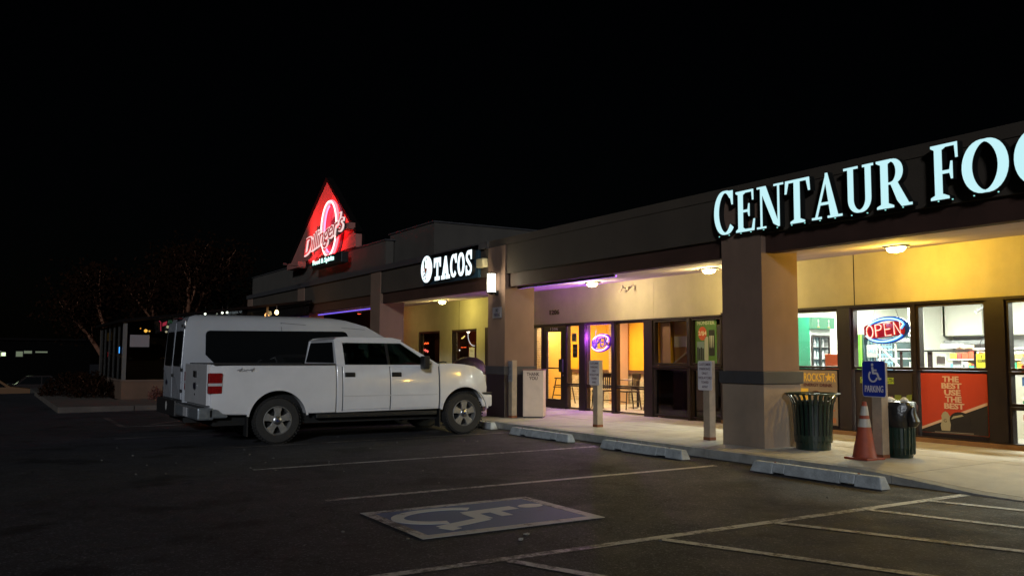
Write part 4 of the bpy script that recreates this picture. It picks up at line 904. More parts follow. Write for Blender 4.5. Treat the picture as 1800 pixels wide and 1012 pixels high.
def bag_bin():
    cx, cy = -7.58, 10.60; o = thing('bagged_bin', 'narrow dark green bin stuffed with a black bag behind the blue sign post', 'bin', (cx, cy, 0))
    part('bin_body', 'greenbin', o, lambda b: b.lathe((cx, cy, 0), [(.16, 0), (.17, .02), (.175, .12), (.185, .13), (.19, .70), (.17, .70)], n=24), smooth=True)
    for k in range(20):
        a = 2*math.pi*k/20; part('slat', 'greenbin', o, lambda b: b.tube([(cx+.186*math.cos(a), cy+.186*math.sin(a), .05), (cx+.195*math.cos(a), cy+.195*math.sin(a), .70)], .012, 5))
    b = MB(); rr = random.Random(8); pts = []
    b.lathe((cx, cy, .0), [(.20, .40), (.225, .44), (.235, .55), (.235, .68), (.21, .735), (.14, .745), (0, .72)], n=22)
    for v in b.bm.verts: a = math.atan2(v.co.y-cy, v.co.x-cx); k = 1+.06*math.sin(a*5+v.co.z*14)+.04*math.sin(a*11); v.co.x = cx+(v.co.x-cx)*k; v.co.y = cy+(v.co.y-cy)*k
    b.build('bin_bag', 'bag', o, smooth=True)
    b = MB(); b.lathe((cx+.22, cy-.03, .40), [(.0, 0), (.06, .02), (.085, .09), (.075, .2), (.03, .28), (0, .29)], n=12)
    for v in b.bm.verts: v.co.x += .02*math.sin(v.co.z*30)
    b.build('bag_fold', 'bag', o, smooth=True)
    for i, (dx, dy, m_) in enumerate(((-.08, -.05, 'paper'), (.10, -.02, 'paper'), (-.13, .0, 'scrapred'))):
        if m_ == 'scrapred': m_ = mat('cup_red', (.5, .12, .08), .6)
        b = MB(); b.lathe((cx+dx, cy+dy, .735), [(.0, 0), (.055, .005), (.06, .03), (.02, .06), (0, .06)], n=7)
        for v in b.bm.verts: v.co += Vector((rr.uniform(-.012, .012), rr.uniform(-.012, .012), rr.uniform(-.008, .008)))
        w = b.build('paper_cup' if i == 2 else 'crumpled_paper', m_); tag(w, ['crumpled white paper on top of the bagged bin nearest the sign post', 'crumpled white wrapper at the right rim of the bagged bin', 'reddish paper cup on the bagged bin right behind the post'][i], 'litter')
bag_bin()

def cone():
    cx, cy = -7.66, 9.98; o = thing('traffic_cone', 'faded orange traffic cone with two white bands leaning beside the blue sign post', 'traffic cone', (cx, cy, 0))
    part('base', 'orange', o, lambda b: b.box(cx-.18, cx+.18, cy-.18, cy+.18, 0, .028, .008))
    prof = [(.155, .028), (.148, .04), (.028, .74), (.022, .75), (.0, .75)]
    def shear(b):
        for v in b.bm.verts: v.co.x += .02*(v.co.z/.75)
    b = MB(); b.lathe((cx, cy, 0), prof, n=28); shear(b); b.build('cone_body', 'orange', o, smooth=True)
    R_ = lambda z: .148-(z-.04)*(.12/.70)+.0025
    for z0, z1 in ((.42, .525), (.57, .69)):
        b = MB(); b.lathe((cx, cy, 0), [(R_(z0)-.003, z0), (R_(z0), z0), (R_(z1), z1), (R_(z1)-.003, z1)], n=28); shear(b); b.build('white_band', 'conewhite', o, smooth=True)
cone()

# ================================================================ VEHICLES
def side_solid(pts, xc, hw, bulge, yc=(), zc=(), bev=.03):
    """closed side outline (y, z) given thickness 2*hw about x = xc, sides curved by bulge(y, z)"""
    b = MB(); bm = b.bm
    if area(pts) < 0: pts = pts[::-1]
    A = [bm.verts.new((xc-1, y, z)) for y, z in pts]; B = [bm.verts.new((xc+1, y, z)) for y, z in pts]; n = len(A)
    bm.faces.new(A[::-1]); bm.faces.new(B)
    for i in range(n): bm.faces.new((A[i], A[(i+1) % n], B[(i+1) % n], B[i]))
    for y in yc: bmesh.ops.bisect_plane(bm, geom=bm.verts[:]+bm.edges[:]+bm.faces[:], plane_co=(0, y, 0), plane_no=(0, 1, 0))
    for z in zc: bmesh.ops.bisect_plane(bm, geom=bm.verts[:]+bm.edges[:]+bm.faces[:], plane_co=(0, 0, z), plane_no=(0, 0, 1))
    for v in bm.verts: s_ = 1 if v.co.x > xc else -1; v.co.x = xc+s_*(hw-bulge(v.co.y, v.co.z))
    return b
def wheel(parent, x, y, zc, r, w, side, rimstyle=5, detail=True):
    """side = +1: outer face towards +X"""
    T = r; s_ = side
    prof = [(T*.62, -.5), (T*.80, -.5), (T*.93, -.46), (T*.985, -.36), (T, -.2), (T, .2), (T*.985, .36), (T*.93, .46), (T*.80, .5), (T*.62, .45)]
    prof[0] = (T*.62, -.5)
    o = part('wheel', 'rubber', parent, lambda b: b.lathe((x, y, zc), [(p, h*w) for p, h in prof], 'X', 40, caps=not detail), smooth=True)
    if not detail: part('rim', 'alloy', o, lambda b: b.lathe((x+s_*w*.42, y, zc), [(0, 0), (T*.5, 0), (T*.62, s_*.02)], 'X', 20)); return o
    b = MB(); 
    for k in range(44):
        a = 2*math.pi*k/44
        for q, off in ((-.30, 0), (.30, .07)):
            c, s2 = math.cos(a+off), math.sin(a+off); c1, s1 = math.cos(a+off+.07), math.sin(a+off+.07)
            x0, x1 = x+(q-.2)*w, x+(q+.2)*w; r0, r1 = T*.985, T*1.018
            b.hexa([(x0, y+c*r0, zc+s2*r0), (x1, y+c*r0, zc+s2*r0), (x1, y+c1*r0, zc+s1*r0), (x0, y+c1*r0, zc+s1*r0), (x0, y+c*r1, zc+s2*r1), (x1, y+c*r1, zc+s2*r1), (x1, y+c1*r1, zc+s1*r1), (x0, y+c1*r1, zc+s1*r1)])
    t_ = b.build('tread', 'rubber', o); t_['kind'] = 'stuff'
    X = x+s_*w*.40; rr_ = T*.62
    rim = part('rim', 'alloy', o, lambda b: b.lathe((X, y, zc), [(rr_, -s_*.16), (rr_, s_*.012), (rr_*.955, s_*.022), (rr_*.92, s_*.008), (rr_*.90, -s_*.16)], 'X', 40, caps=False), smooth=True)
    part('brake_disc', 'gap', rim, lambda b: b.lathe((X-s_*.10, y, zc), [(0, 0), (rr_*.88, 0), (rr_*.88, -s_*.02)], 'X', 24))
    fr = Fr((X, y, zc), (0, s_, 0), (0, 0, 1)); N = rimstyle
    for k in range(N):
        a = 2*math.pi*k/N+.3; ca, sa = math.cos(a), math.sin(a)
        def P(r, t): return (r*ca-t*sa, r*sa+t*ca)
        pts = [P(rr_*.22, -.055), P(rr_*.55, -.050), P(rr_*.93, -.078), P(rr_*.96, 0), P(rr_*.93, .078), P(rr_*.55, .050), P(rr_*.22, .055)]
        part('spoke', 'alloy', rim, lambda b: b.poly(fr, pts, -.035, .006), bevel=.008)
    part('hub_cap', 'chrome', rim, lambda b: b.lathe((X, y, zc), [(rr_*.30, -s_*.04), (rr_*.30, s_*.014), (rr_*.24, s_*.024), (0, s_*.028)], 'X', 24), smooth=True)
    part('hub_emblem', mat('emblem_blue', (.02, .03, .10), .3), rim, lambda b: b.poly(fr, arc(0, 0, rr_*.15, rr_*.085, 0, 360, 16)[:-1], .028, .031))
    return o

def pickup():
    xr = -14.90; W2 = 1.0; xc = xr-W2; G0 = gz(6.1)
    o = thing('pickup_truck', 'white four door pickup truck parked nose in beside the van, facing the shops', 'pickup truck', (xc, 6.0, G0), 'white vehicles parked nose in')
    def bul(y, z):
        d = .0
        if z > .62: d += .16*((z-.62)/.6)**2*.45
        if z < .55: d += .10*((.55-z)/.3)**2*.5
        if y > 7.75: d += .17*((y-7.75)/.75)**2
        if y < 3.6: d += .05*((3.6-y)/.4)**2
        return d
    zc = (.45, .55, .65, .75, .85, .95, 1.05, 1.12)
    WR, WF, RA = 4.33, 7.89, .50
    # bed with wheel arch
    hub = gz(WR)+.405; hubf = gz(WF)+.405
    def archpts(yc_, zc_, r, z0):
        a0 = math.degrees(math.asin((z0-zc_)/r)); return [(yc_+r*math.cos(R(a)), zc_+r*math.sin(R(a))) for a in [a0+(180-2*a0)*i/16 for i in range(17)]]
    ar = archpts(WR, hub, RA, .335)
    bed = [(3.20, .30)]+[]; bed = [(3.22, 1.17), (3.22, .36)]+ar[::-1]+[(5.345, .335), (5.345, 1.175)]
    side_solid(bed, xc, W2, bul, (3.3, 3.45, 3.6), zc).build('cargo_bed', 'white', o, smooth=True, bevel=.018)
    part('bed_rail_cap', 'black', o, lambda b: [b.box(xc+s_*(W2-.055)-.04, xc+s_*(W2-.055)+.035, 3.26, 5.33, 1.168, 1.19) for s_ in (-1, 1)])
    # cab lower with doors
    cab = [(5.362, 1.17), (5.362, .335), (7.36, .355), (7.36, 1.17)]
    side_solid(cab, xc, W2-.004, bul, (), zc).build('cab_lower', 'white', o, smooth=True, bevel=.012)
    def door(y0, y1, top, nm='door'):
        b = side_solid([(y0, .375), (y1, .385), (y1, top), (y0, top)], xc, W2+.006, bul, (), zc)
        # keep the right half thin: panel proud of the body
        for v in b.bm.verts:
            if v.co.x < xc: v.co.x = xc+W2-.10
        return b.build(nm, 'white', o, smooth=True, bevel=.010)
    d1 = door(5.47, 6.36, 1.16); d2 = door(6.375, 7.335, 1.13)
    for d, y in ((d1, 5.60), (d2, 6.49)):
        part('handle_recess', 'black', d, lambda b: b.poly(Fr((xr+.006-.04, 0, 0), (0, 1, 0), (0, 0, 1)), rrect(y-.095, y+.095, .915, 1.035, .02), .0, .018))
        part('handle', 'black', d, lambda b: b.box(xr-.02, xr+.012, y-.085, y+.085, .975, 1.02, .008))
    for y in (5.463, 6.3675, 7.350): side_solid([(y-.0065, .36), (y+.0065, .36), (y+.0065, 1.14), (y-.0065, 1.14)], xc, W2-.001, bul, (), zc).build('door_seam', 'gap', o)
    # front fenders and hood
    af = archpts(WF, hubf, .485, .36)
    hood = [(7.375, .36)]+[(7.375, 1.185), (7.6, 1.195), (7.9, 1.175), (8.15, 1.13), (8.32, 1.05), (8.40, .93), (8.44, .74), (8.43, .64), (8.36, .60)]+af
    side_solid(hood, xc, W2-.002, bul, (7.6, 7.75, 7.9, 8.05, 8.2, 8.3, 8.38), zc).build('hood_and_fenders', 'white', o, smooth=True, bevel=.03, seg=3)
    # plug inside the arches, chassis, floor
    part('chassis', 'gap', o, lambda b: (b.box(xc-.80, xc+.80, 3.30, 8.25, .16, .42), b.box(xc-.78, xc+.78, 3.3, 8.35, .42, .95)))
    [part('running_board', 'black', o, lambda b: b.box(xc+s_*(W2-.09)-.06, xc+s_*(W2-.09)+.06, 5.0, 7.32, .245, .325, .015)) for s_ in (-1, 1)]
    # greenhouse: dark core, glass, pillars, roof
    def ghx(z): return W2-.10-.20*max(0, (z-1.15))/.45
    def gh(pts, hwoff, nm, m, **k):
        b = MB(); A = [(xc-ghx(z)-hwoff, y, z) for y, z in pts]; B = [(xc+ghx(z)+hwoff, y, z) for y, z in pts]
        if area(pts) < 0: A, B = A[::-1], B[::-1]
        b.prism(A, B); return b.build(nm, m, o, **k)
    outline = [(5.40, 1.15), (5.43, 1.60), (5.55, 1.645), (6.62, 1.645), (6.72, 1.60), (7.36, 1.17)]
    roof = gh([(5.37, 1.60), (5.44, 1.652), (5.62, 1.672), (6.1, 1.678), (6.52, 1.668), (6.72, 1.628), (6.70, 1.60)], -.015, 'roof', 'white', smooth=True, bevel=.025, seg=3)
    def quad_side(s_, pts, m, nm, t0=.0, t1=.012, par=None):
        b = MB(); A = [(xc+s_*(ghx(z)+t0), y, z) for y, z in pts]; B = [(xc+s_*(ghx(z)+t1), y, z) for y, z in pts]; b.prism(A, B); return b.build(nm, m, par or o, bevel=.004)
    for s_ in (1, -1):
        quad_side(s_, [(5.37, 1.16), (5.53, 1.16), (5.53, 1.60), (5.38, 1.60)], 'white', 'rear_pillar', -.05, .012)
        quad_side(s_, [(6.345, 1.16), (6.40, 1.16), (6.40, 1.60), (6.345, 1.60)], 'black', 'door_pillar', -.03, .004)
        quad_side(s_, [(6.66, 1.61), (6.60, 1.60), (7.27, 1.14), (7.39, 1.17)], 'white', 'windshield_pillar', -.06, .014)
        quad_side(s_, [(5.53, 1.56), (6.66, 1.56), (6.60, 1.61), (5.50, 1.615)], 'white', 'roof_rail', -.04, .012)
        quad_side(s_, [(5.545, 1.165), (6.345, 1.165), (6.345, 1.57), (5.60, 1.57)], 'glass_car2', 'side_window', -.012, -.002)
        quad_side(s_, [(6.40, 1.165), (6.72, 1.15), (6.84, 1.11), (7.29, 1.12), (6.66, 1.555), (6.40, 1.57)], 'glass_car2', 'side_window', -.012, -.002)
    part('window_ledge', 'black', o, lambda b: [b.box(xc+s_*(ghx(1.17)+.0)-.012, xc+s_*(ghx(1.17))+.025, 5.54, 7.30, 1.135, 1.165) for s_ in (1, -1)])
    # rear cab wall and window, windscreen, interior
    b = MB(); hw0, hw1 = ghx(1.15)-.02, ghx(1.6)-.02
    b.hexa([(xc-hw0, 5.365, 1.12), (xc+hw0, 5.365, 1.12), (xc+hw0, 5.40, 1.12), (xc-hw0, 5.40, 1.12), (xc-hw1, 5.40, 1.62), (xc+hw1, 5.40, 1.62), (xc+hw1, 5.44, 1.62), (xc-hw1, 5.44, 1.62)]); b.build('cab_rear_wall', 'white', o)
    b = MB(); hw0, hw1 = hw0-.10, hw1-.08
    b.hexa([(xc-hw0, 5.353, 1.20), (xc+hw0, 5.353, 1.20), (xc+hw0, 5.372, 1.20), (xc-hw0, 5.372, 1.20), (xc-hw1, 5.378, 1.57), (xc+hw1, 5.378, 1.57), (xc+hw1, 5.398, 1.57), (xc-hw1, 5.398, 1.57)]); b.build('rear_window', 'glass_car', o, bevel=.006)
    b = MB(); hw0, hw1 = ghx(1.17)-.04, ghx(1.6)-.05
    b.hexa([(xc-hw0, 7.34, 1.17), (xc+hw0, 7.34, 1.17), (xc+hw0, 7.36, 1.18), (xc-hw0, 7.36, 1.18), (xc-hw1, 6.66, 1.61), (xc+hw1, 6.66, 1.61), (xc+hw1, 6.68, 1.62), (xc-hw1, 6.68, 1.62)]); b.build('windshield', 'glass_car2', o)
    seatm = mat('seat_grey', (.05, .05, .052), .8)
    part('dashboard', seatm, o, lambda b: b.box(xc-.78, xc+.78, 6.95, 7.32, .9, 1.17, .02))
    for sx in (-.42, .42):
        st = part('front_seat', seatm, o, lambda b: b.box(xc+sx-.24, xc+sx+.24, 6.25, 6.42, .9, 1.30, .05)); part('headrest', seatm, st, lambda b: b.box(xc+sx-.13, xc+sx+.13, 6.26, 6.36, 1.33, 1.47, .03))
    part('rear_bench', seatm, o, lambda b: b.box(xc-.7, xc+.7, 5.52, 5.68, .9, 1.38, .04))
    part('steering_wheel', 'black', o, lambda b: b.tube([(xc-.42+.19*math.cos(a), 6.86+.06*math.sin(a), 1.10+.17*math.sin(a)) for a in [k*.449 for k in range(14)]], .014, 6, True))
    # tail end
    tg = part('tailgate', 'white', o, lambda b: b.box(xc-.90, xc+.90, 3.165, 3.235, .50, 1.175, .012), smooth=False)
    part('tailgate_handle', 'black', tg, lambda b: b.box(xc-.12, xc+.12, 3.145, 3.167, .95, 1.06, .01)); part('emblem', mat('emblem_dark', (.01, .012, .03), .25), tg, lambda b: b.poly(S(xc, 3.165, .80), arc(0, 0, .115, .055, 0, 360, 18)[:-1], .0, .012)); part('emblem_ring', 'chrome', tg, lambda b: b.strip(S(xc, 3.165, .80), arc(0, 0, .125, .065, 0, 360, 18)[:-1], arc(0, 0, .115, .055, 0, 360, 18)[:-1], 0, .014, True)); part('lock_cylinder', 'black', tg, lambda b: b.lathe((xc+.0, 3.165, .66), [(.018, -.01), (.018, .002)], 'Y', 8))
    part('rear_bumper', 'bumper', o, lambda b: (b.box(xc-.97, xc+.97, 3.02, 3.28, .27, .47, .03), b.box(xc-.97, xc-.86, 3.2, 3.5, .30, .45, .02), b.box(xc+.86, xc+.97, 3.2, 3.5, .30, .45, .02)))
    part('bumper_step_pad', 'black', o, lambda b: b.box(xc-.80, xc+.80, 3.06, 3.16, .472, .482)); part('license_plate', mat('plate_white', (.4, .4, .42), .5), o, lambda b: b.box(xc-.15, xc+.15, 3.005, 3.018, .29, .44)); part('plate_lettering', 'ink', o, lambda b: None) if False else None
    part('tow_hitch', 'black', o, lambda b: b.box(xc-.05, xc+.05, 2.98, 3.3, .18, .26))
    for s_ in (-1, 1):
        tl = part('tail_light', 'redlens', o, lambda b: b.box(xc+s_*(W2-.035)-.055, xc+s_*(W2-.035)+.030, 3.172, 3.40, .695, 1.035, .022)); part('reverse_lens', 'clearlens', tl, lambda b: b.box(xc+s_*(W2-.035)-.057, xc+s_*(W2-.035)+.032, 3.170, 3.402, .82, .868, .006))
        hl = part('headlight', 'clearlens', o, lambda b: b.box(xc+s_*(W2-.25)-.12, xc+s_*(W2-.25)+.105, 8.20, 8.425, .78, .98, .03))
        part('mud_flap', 'black', o, lambda b: b.box(xc+s_*(W2-.16)-.11, xc+s_*(W2-.16)+.10, 3.82, 3.845, -.02, .42)); part('mud_flap', 'black', o, lambda b: b.box(xc+s_*(W2-.16)-.10, xc+s_*(W2-.16)+.10, 7.38, 7.405, .02, .42))
        part('side_mirror', 'black', o, lambda b: (b.box(xc+s_*(W2+.13)-.10, xc+s_*(W2+.13)+.08, 6.93, 7.05, 1.09, 1.33, .025), b.box(xc+s_*(W2)-.06, xc+s_*(W2)+.05, 6.98, 7.04, 1.10, 1.16)))
        fr = Fr((xc+s_*(W2-.0), WR, hub), (0, s_, 0), (0, 0, 1))
        for yc_, zc_, r_ in ((WR, hub, RA), (WF, hubf, .485)):
            fr = Fr((xc+s_*(W2-.012), yc_, zc_), (0, s_, 0), (0, 0, 1)); part('wheel_arch_lip', 'white', o, lambda b: b.strip(fr, arc(0, 0, r_+.028, r_+.028, 8, 172, 24), arc(0, 0, r_-.006, r_-.006, 8, 172, 24), -.02, .012), smooth=True)
            part('arch_liner', 'gap', o, lambda b: b.lathe((xc+s_*(W2-.20), yc_, zc_), [(r_*.985, -.12), (r_*.985, .12)], 'X', 30)) if False else None
        wheel(o, xc+s_*(W2-.145), WR, hub-.012, .392, .26, s_); wheel(o, xc+s_*(W2-.145), WF, hubf-.012, .392, .26, s_)
    part('front_bumper', 'white', o, lambda b: b.box(xc-.90, xc+.90, 8.30, 8.545, .36, .60, .05)); part('bumper_trim', 'black', o, lambda b: b.box(xc-.91, xc+.91, 8.28, 8.53, .605, .64, .01))
    part('grille', 'chrome', o, lambda b: b.box(xc-.52, xc+.52, 8.40, 8.455, .68, 1.0, .02)); part('side_trim', mat('trim_white', (.55, .55, .56), .5), o, lambda b: b.box(xr-.02, xr+.014, 5.48, 7.3, .615, .63))
    f = Fr((xr-.045, 0, 0), (0, 1, 0), (.0, 0, 1)); text('bed_decal', '4x4', f, 3.62, 3.92, 1.055, 1.115, .02, .024, mat('decal_grey', (.28, .28, .30), .5), o, shear=.3)
    part('wiper', 'black', o, lambda b: b.tube([(xr-.5, 7.42, 1.19), (xr-.2, 7.52, 1.225), (xr-.14, 7.56, 1.21)], .012, 5))
pickup()

def van():
    xr = -17.70; W2 = 1.03; xc = xr-W2
    o = thing('passenger_van', 'white high roofed passenger van with one long dark side window beyond the pickup', 'van', (xc, 6.1, gz(6)), 'white vehicles parked nose in')
    def bul(y, z):
        d = .0
        if z > 1.1: d += .20*((z-1.1)/1.0)**1.6
        if z > 1.95: d += .35*((z-1.95)/.2)**2*.5
        if z < .6: d += .04*((.6-z)/.4)
        if y < 3.5: d += .03*((3.5-y)/.2)**2
        if y > 7.6: d += .22*((y-7.6)/1.2)**2
        return d
    top = [(3.34, 1.9), (3.42, 2.07), (3.55, 2.115), (4.5, 2.13), (5.9, 2.135), (6.3, 2.12), (6.62, 2.07), (7.04, 1.95), (7.42, 1.74), (7.75, 1.50), (8.05, 1.22), (8.55, 1.02), (8.75, .8), (8.78, .35)]
    hub = gz(5)+.35; A = lambda yc_: [(yc_+.42*math.cos(R(a)), hub+.42*math.sin(R(a))) for a in [8+164*i/12 for i in range(13)]]
    outline = [(3.30, .28), (3.30, 1.2)]+top+[(8.5, .22)]+A(7.9)+A(4.75)+[]
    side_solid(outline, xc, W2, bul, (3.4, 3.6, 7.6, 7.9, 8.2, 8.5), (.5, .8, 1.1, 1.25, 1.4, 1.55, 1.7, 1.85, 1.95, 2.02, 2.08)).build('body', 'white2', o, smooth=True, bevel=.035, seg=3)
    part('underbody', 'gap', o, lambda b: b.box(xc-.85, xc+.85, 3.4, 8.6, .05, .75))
    def sidepatch(s_, pts, m, nm, t0, t1, par=None, zc=(1.25, 1.4, 1.55, 1.7)):
        b = MB(); bm = b.bm
        if area(pts) < 0: pts = pts[::-1]
        lo = [bm.verts.new((0, y, z)) for y, z in pts]; bm.faces.new(lo)
        for z in zc: bmesh.ops.bisect_plane(bm, geom=bm.verts[:]+bm.edges[:]+bm.faces[:], plane_co=(0, 0, z), plane_no=(0, 0, 1))
        r = bmesh.ops.extrude_face_region(bm, geom=bm.faces[:]); nv = {v for v in r['geom'] if isinstance(v, bmesh.types.BMVert)}
        for v in bm.verts: v.co.x = xc+s_*(W2-bul(v.co.y, v.co.z)+(t1 if v in nv else t0))
        return b.build(nm, m, par or o)
    win = [(3.90, 1.14), (6.9, 1.12), (7.0, 1.3)]+arc(6.50, 1.74, .11, .10, 0, 90, 5)+arc(3.80, 1.72, .09, .09, 90, 180, 5)+[(3.70, 1.34)]
    for s_ in (1, -1):
        sidepatch(s_, win, 'glass_car', 'side_window', -.02, .006)
        sidepatch(s_, [(5.20, .5), (5.208, .5), (5.208, 2.0), (5.20, 2.0)], 'gap', 'panel_seam', -.01, .0015, zc=(.8, 1.1, 1.4, 1.7, 1.9)); sidepatch(s_, [(5.2, 1.985), (7.0, 1.885), (7.0, 1.893), (5.2, 1.993)], 'gap', 'panel_seam', -.01, .0015, zc=())
        sidepatch(s_, [(7.05, 1.15), (7.75, 1.15), (7.75, 1.32), (7.15, 1.66), (7.05, 1.66)], 'glass_car', 'front_door_window', -.02, .007)
        part('tail_light', mat('lens_dark_red', (.10, .012, .012), .2, coat=.7), o, lambda b: b.box(xc+s_*(W2-.06)-.035, xc+s_*(W2-.06)+.04, 3.262, 3.36, .72, 1.20, .015)) if False else None
        wheel(o, xc+s_*(W2-.14), 4.75, hub, .35, .22, s_, detail=False); wheel(o, xc+s_*(W2-.14), 7.9, hub, .35, .22, s_, detail=False)
    # rear doors
    for s_ in (1, -1):
        f = S(xc, 3.30, 0); a, c = (.015, W2-.10) if s_ > 0 else (-(W2-.10), -.015)
        d = part('rear_door', 'white2', o, lambda b: b.prism([f(a, .48, .0), f(c, .48, .0), f(c-.00*s_, 1.12, .0), f(c*.93 if s_ > 0 else c, 1.98, -.06), f(a*.93 if s_ < 0 else a, 1.98, -.06), f(a, 1.12, 0)], [f(a, .48, .025), f(c, .48, .025), f(c, 1.12, .025), f(c*.93 if s_ > 0 else c, 1.98, -.035), f(a*.93 if s_ < 0 else a, 1.98, -.035), f(a, 1.12, .025)]), bevel=.008)
        g0, g1 = (a+.10, c-.13) if s_ > 0 else (a+.13, c-.10)
        part('rear_window', 'glass_car', d, lambda b: b.prism([f(x, z, .024-.0+(-.0698*(z-1.12))) for x, z in rrect(g0, g1, 1.13, 1.80, .07)], [f(x, z, .034+(-.0698*(z-1.12))) for x, z in rrect(g0, g1, 1.12, 1.80, .07)]))
        part('hinge', 'black', d, lambda b: [b.box(xc+s_*(W2-.10)-.02, xc+s_*(W2-.10)+.03, 3.262, 3.29, z, z+.06) for z in (.62, 1.02, 1.86)])
    part('door_handle', 'black', o, lambda b: b.box(xc+.03, xc+.20, 3.255, 3.28, .90, .96, .008)); part('emblem', mat('emblem_dark', (.01, .012, .03), .25), o, lambda b: b.poly(S(xc-.55, 3.275, .78), arc(0, 0, .1, .05, 0, 360, 16)[:-1], 0, .01))
    part('rear_bumper', 'black', o, lambda b: b.box(xc-.98, xc+.98, 3.16, 3.36, .16, .47, .03)); part('trim_sticker', mat('sticker_pale', (.5, .48, .46), .5), o, lambda b: b.poly(S(xc+.15, 3.158, .34), arc(0, 0, .07, .09, 0, 360, 10)[:-1], 0, .004))
    part('brake_lamp', mat('lens_dark_red', (.10, .012, .012), .2, coat=.7), o, lambda b: b.box(xc-.25, xc+.25, 3.33, 3.40, 2.045, 2.075))
    st = part('window_sticker', emis('sticker_blue_lit', (.02, .04, .5), .8), o, lambda b: b.poly(Fr((xr-.105+.006+.02, 5.35, 1.22), (0, 1, 0), (0, 0, 1)), rect(0, .12, 0, .13), -.06, .028)) if False else None
    part('antenna_fin', 'black', o, lambda b: b.box(xc-.02, xc+.02, 3.9, 4.1, 2.12, 2.17))
van()

def sedan(nm, label, x, y, paint, tail=0, L_=4.4):
    """small far car seen from the side, running along Y"""
    g = gzx(x, y); o = thing(nm, label, 'car', (x, y, g)); yc = y
    pr_ = [(-.5, .25), (-.5, .72), (-.46, .86), (-.30, .92), (-.19, 1.36), (-.08, 1.42), (.10, 1.42), (.24, .98), (.44, .86), (.5, .70), (.5, .25)]
    P = lambda q: [(yc+a*L_, g+z) for a, z in q]
    side_solid(P(pr_), x, .86, lambda yy, z: .18*max(0, z-g-.85)/.5, (), (g+.5, g+.9)).build('body', paint, o, smooth=True, bevel=.03)
    side_solid(P([(-.27, .94), (-.18, 1.31), (-.015, 1.34), (-.015, .93)]), x, .865, lambda yy, z: .18*max(0, z-g-.85)/.5).build('rear_window', 'glass_car', o); side_solid(P([(.0, .93), (.0, 1.34), (.09, 1.33), (.20, .95)]), x, .865, lambda yy, z: .18*max(0, z-g-.85)/.5).build('front_window', 'glass_car', o)
    for a in (-.31, .31):
        for s_ in (1, -1): wheel(o, x+s_*.78, yc+a*L_, g+.31, .31, .2, s_, detail=False)
    for s_ in (1, -1):
        part('tail_light', emis('tail_glow', (1, .05, .04), 3) if tail else 'redlens', o, lambda b: b.box(x+s_*.68-.11, x+s_*.68+.11, yc-.505*L_, yc-.485*L_, g+.68, g+.80)); part('headlight', 'clearlens', o, lambda b: b.box(x+s_*.66-.13, x+s_*.66+.13, yc+.485*L_, yc+.503*L_, g+.62, g+.74))
    return o
sedan('parked_car', 'cream sedan parked far off, left of the dark shrub', -54, 6.4, mat('paint_cream', (.16, .14, .10), .4, coat=.5))
sedan('parked_car', 'orange lit sedan parked far off at the left edge of the picture', -53, .2, mat('paint_ochre', (.14, .07, .03), .4, coat=.5), L_=4.6)
sedan('parked_car', 'dark car with a small red tail light between the two pale far cars', -58, 3.0, mat('paint_dark', (.02, .015, .015), .3, coat=.6), tail=1)

# ================================================================ INSIDE THE SHOPS
def chair(x, y, rot, label, group):
    o = thing('chair', label, 'chair', (0, 0, 0), group); dk = mat('chair_dark', (.03, .018, .012), .5)
    part('seat', dk, o, lambda b: b.box(-.2, .2, -.2, .2, .44, .475, .008))
    for a in (-.18, .18):
        part('leg', dk, o, lambda b: b.tube([(a*1.08, -.2, 0), (a, -.17, .44)], .017, 6)); part('leg', dk, o, lambda b: b.tube([(a*1.08, .24, 0), (a, .18, .46), (a, .22, .90)], .018, 6))
    part('top_rail', dk, o, lambda b: b.box(-.2, .2, .205, .235, .80, .92, .008))
    for k in range(5): part('back_slat', dk, o, lambda b: b.box(-.15+k*.07, -.12+k*.07, .19, .205, .50, .80))
    part('foot_rail', dk, o, lambda b: (b.tube([(-.19, -.18, .2), (.19, -.18, .2)], .012, 6), b.tube([(-.19, .21, .2), (.19, .21, .2)], .012, 6)))
    o.location = (x, y, 0); o.rotation_euler = (0, 0, rot); WL[o.name] = Vector((x, y, 0)); return o
G_ = 'dark slat backed chairs inside the restaurant'
chair(-18.75, 14.0, .2, 'dark slat backed chair just right of the faded sign post in the restaurant window', G_)
chair(-17.95, 14.25, -.15, 'dark slat backed chair in the middle of the two wide restaurant panes', G_)
chair(-17.2, 14.5, 2.9, 'dark chair at the right end of the restaurant window', G_)
def table(x, y, label):
    o = thing('dining_table', label, 'table', (x, y, 0), 'small tables inside the restaurant'); part('tabletop', mat('table_top', (.35, .28, .2), .4), o, lambda b: b.box(x-.34, x+.34, y-.34, y+.34, .72, .75, .006)); part('pedestal', 'black', o, lambda b: b.tube([(x, y, .03), (x, y, .72)], .035, 8)); part('foot_plate', 'chrome', o, lambda b: b.lathe((x, y, 0), [(.26, 0), (.25, .02), (.04, .035)], n=20))
    d = thing('napkin_holder', 'small dispenser standing on the '+('left' if x < -18 else 'right')+' restaurant table', 'napkin holder', (x, y, .75)); part('holder_body', 'black', d, lambda b: b.box(x-.05, x+.05, y-.06, y+.06, .751, .88, .01)); part('napkins', 'paper', d, lambda b: b.box(x-.03, x+.03, y-.062, y+.062, .80, .86))
table(-18.4, 14.9, 'small square table behind the left slat backed chair'); table(-17.4, 15.1, 'small square table at the right end of the restaurant window')
o = thing('high_chair', 'dark wooden high chair seen through the restaurant door', 'high chair', (-21.3, 14.6, 0))
dk = mat('chair_dark', (.03, .018, .012), .5)
for sx in (-1, 1):
    for sy in (-1, 1): part('leg', dk, o, lambda b: b.tube([(-21.45+sx*.26, 14.6+sy*.24, 0), (-21.45+sx*.16, 14.6+sy*.14, .72)], .018, 6))
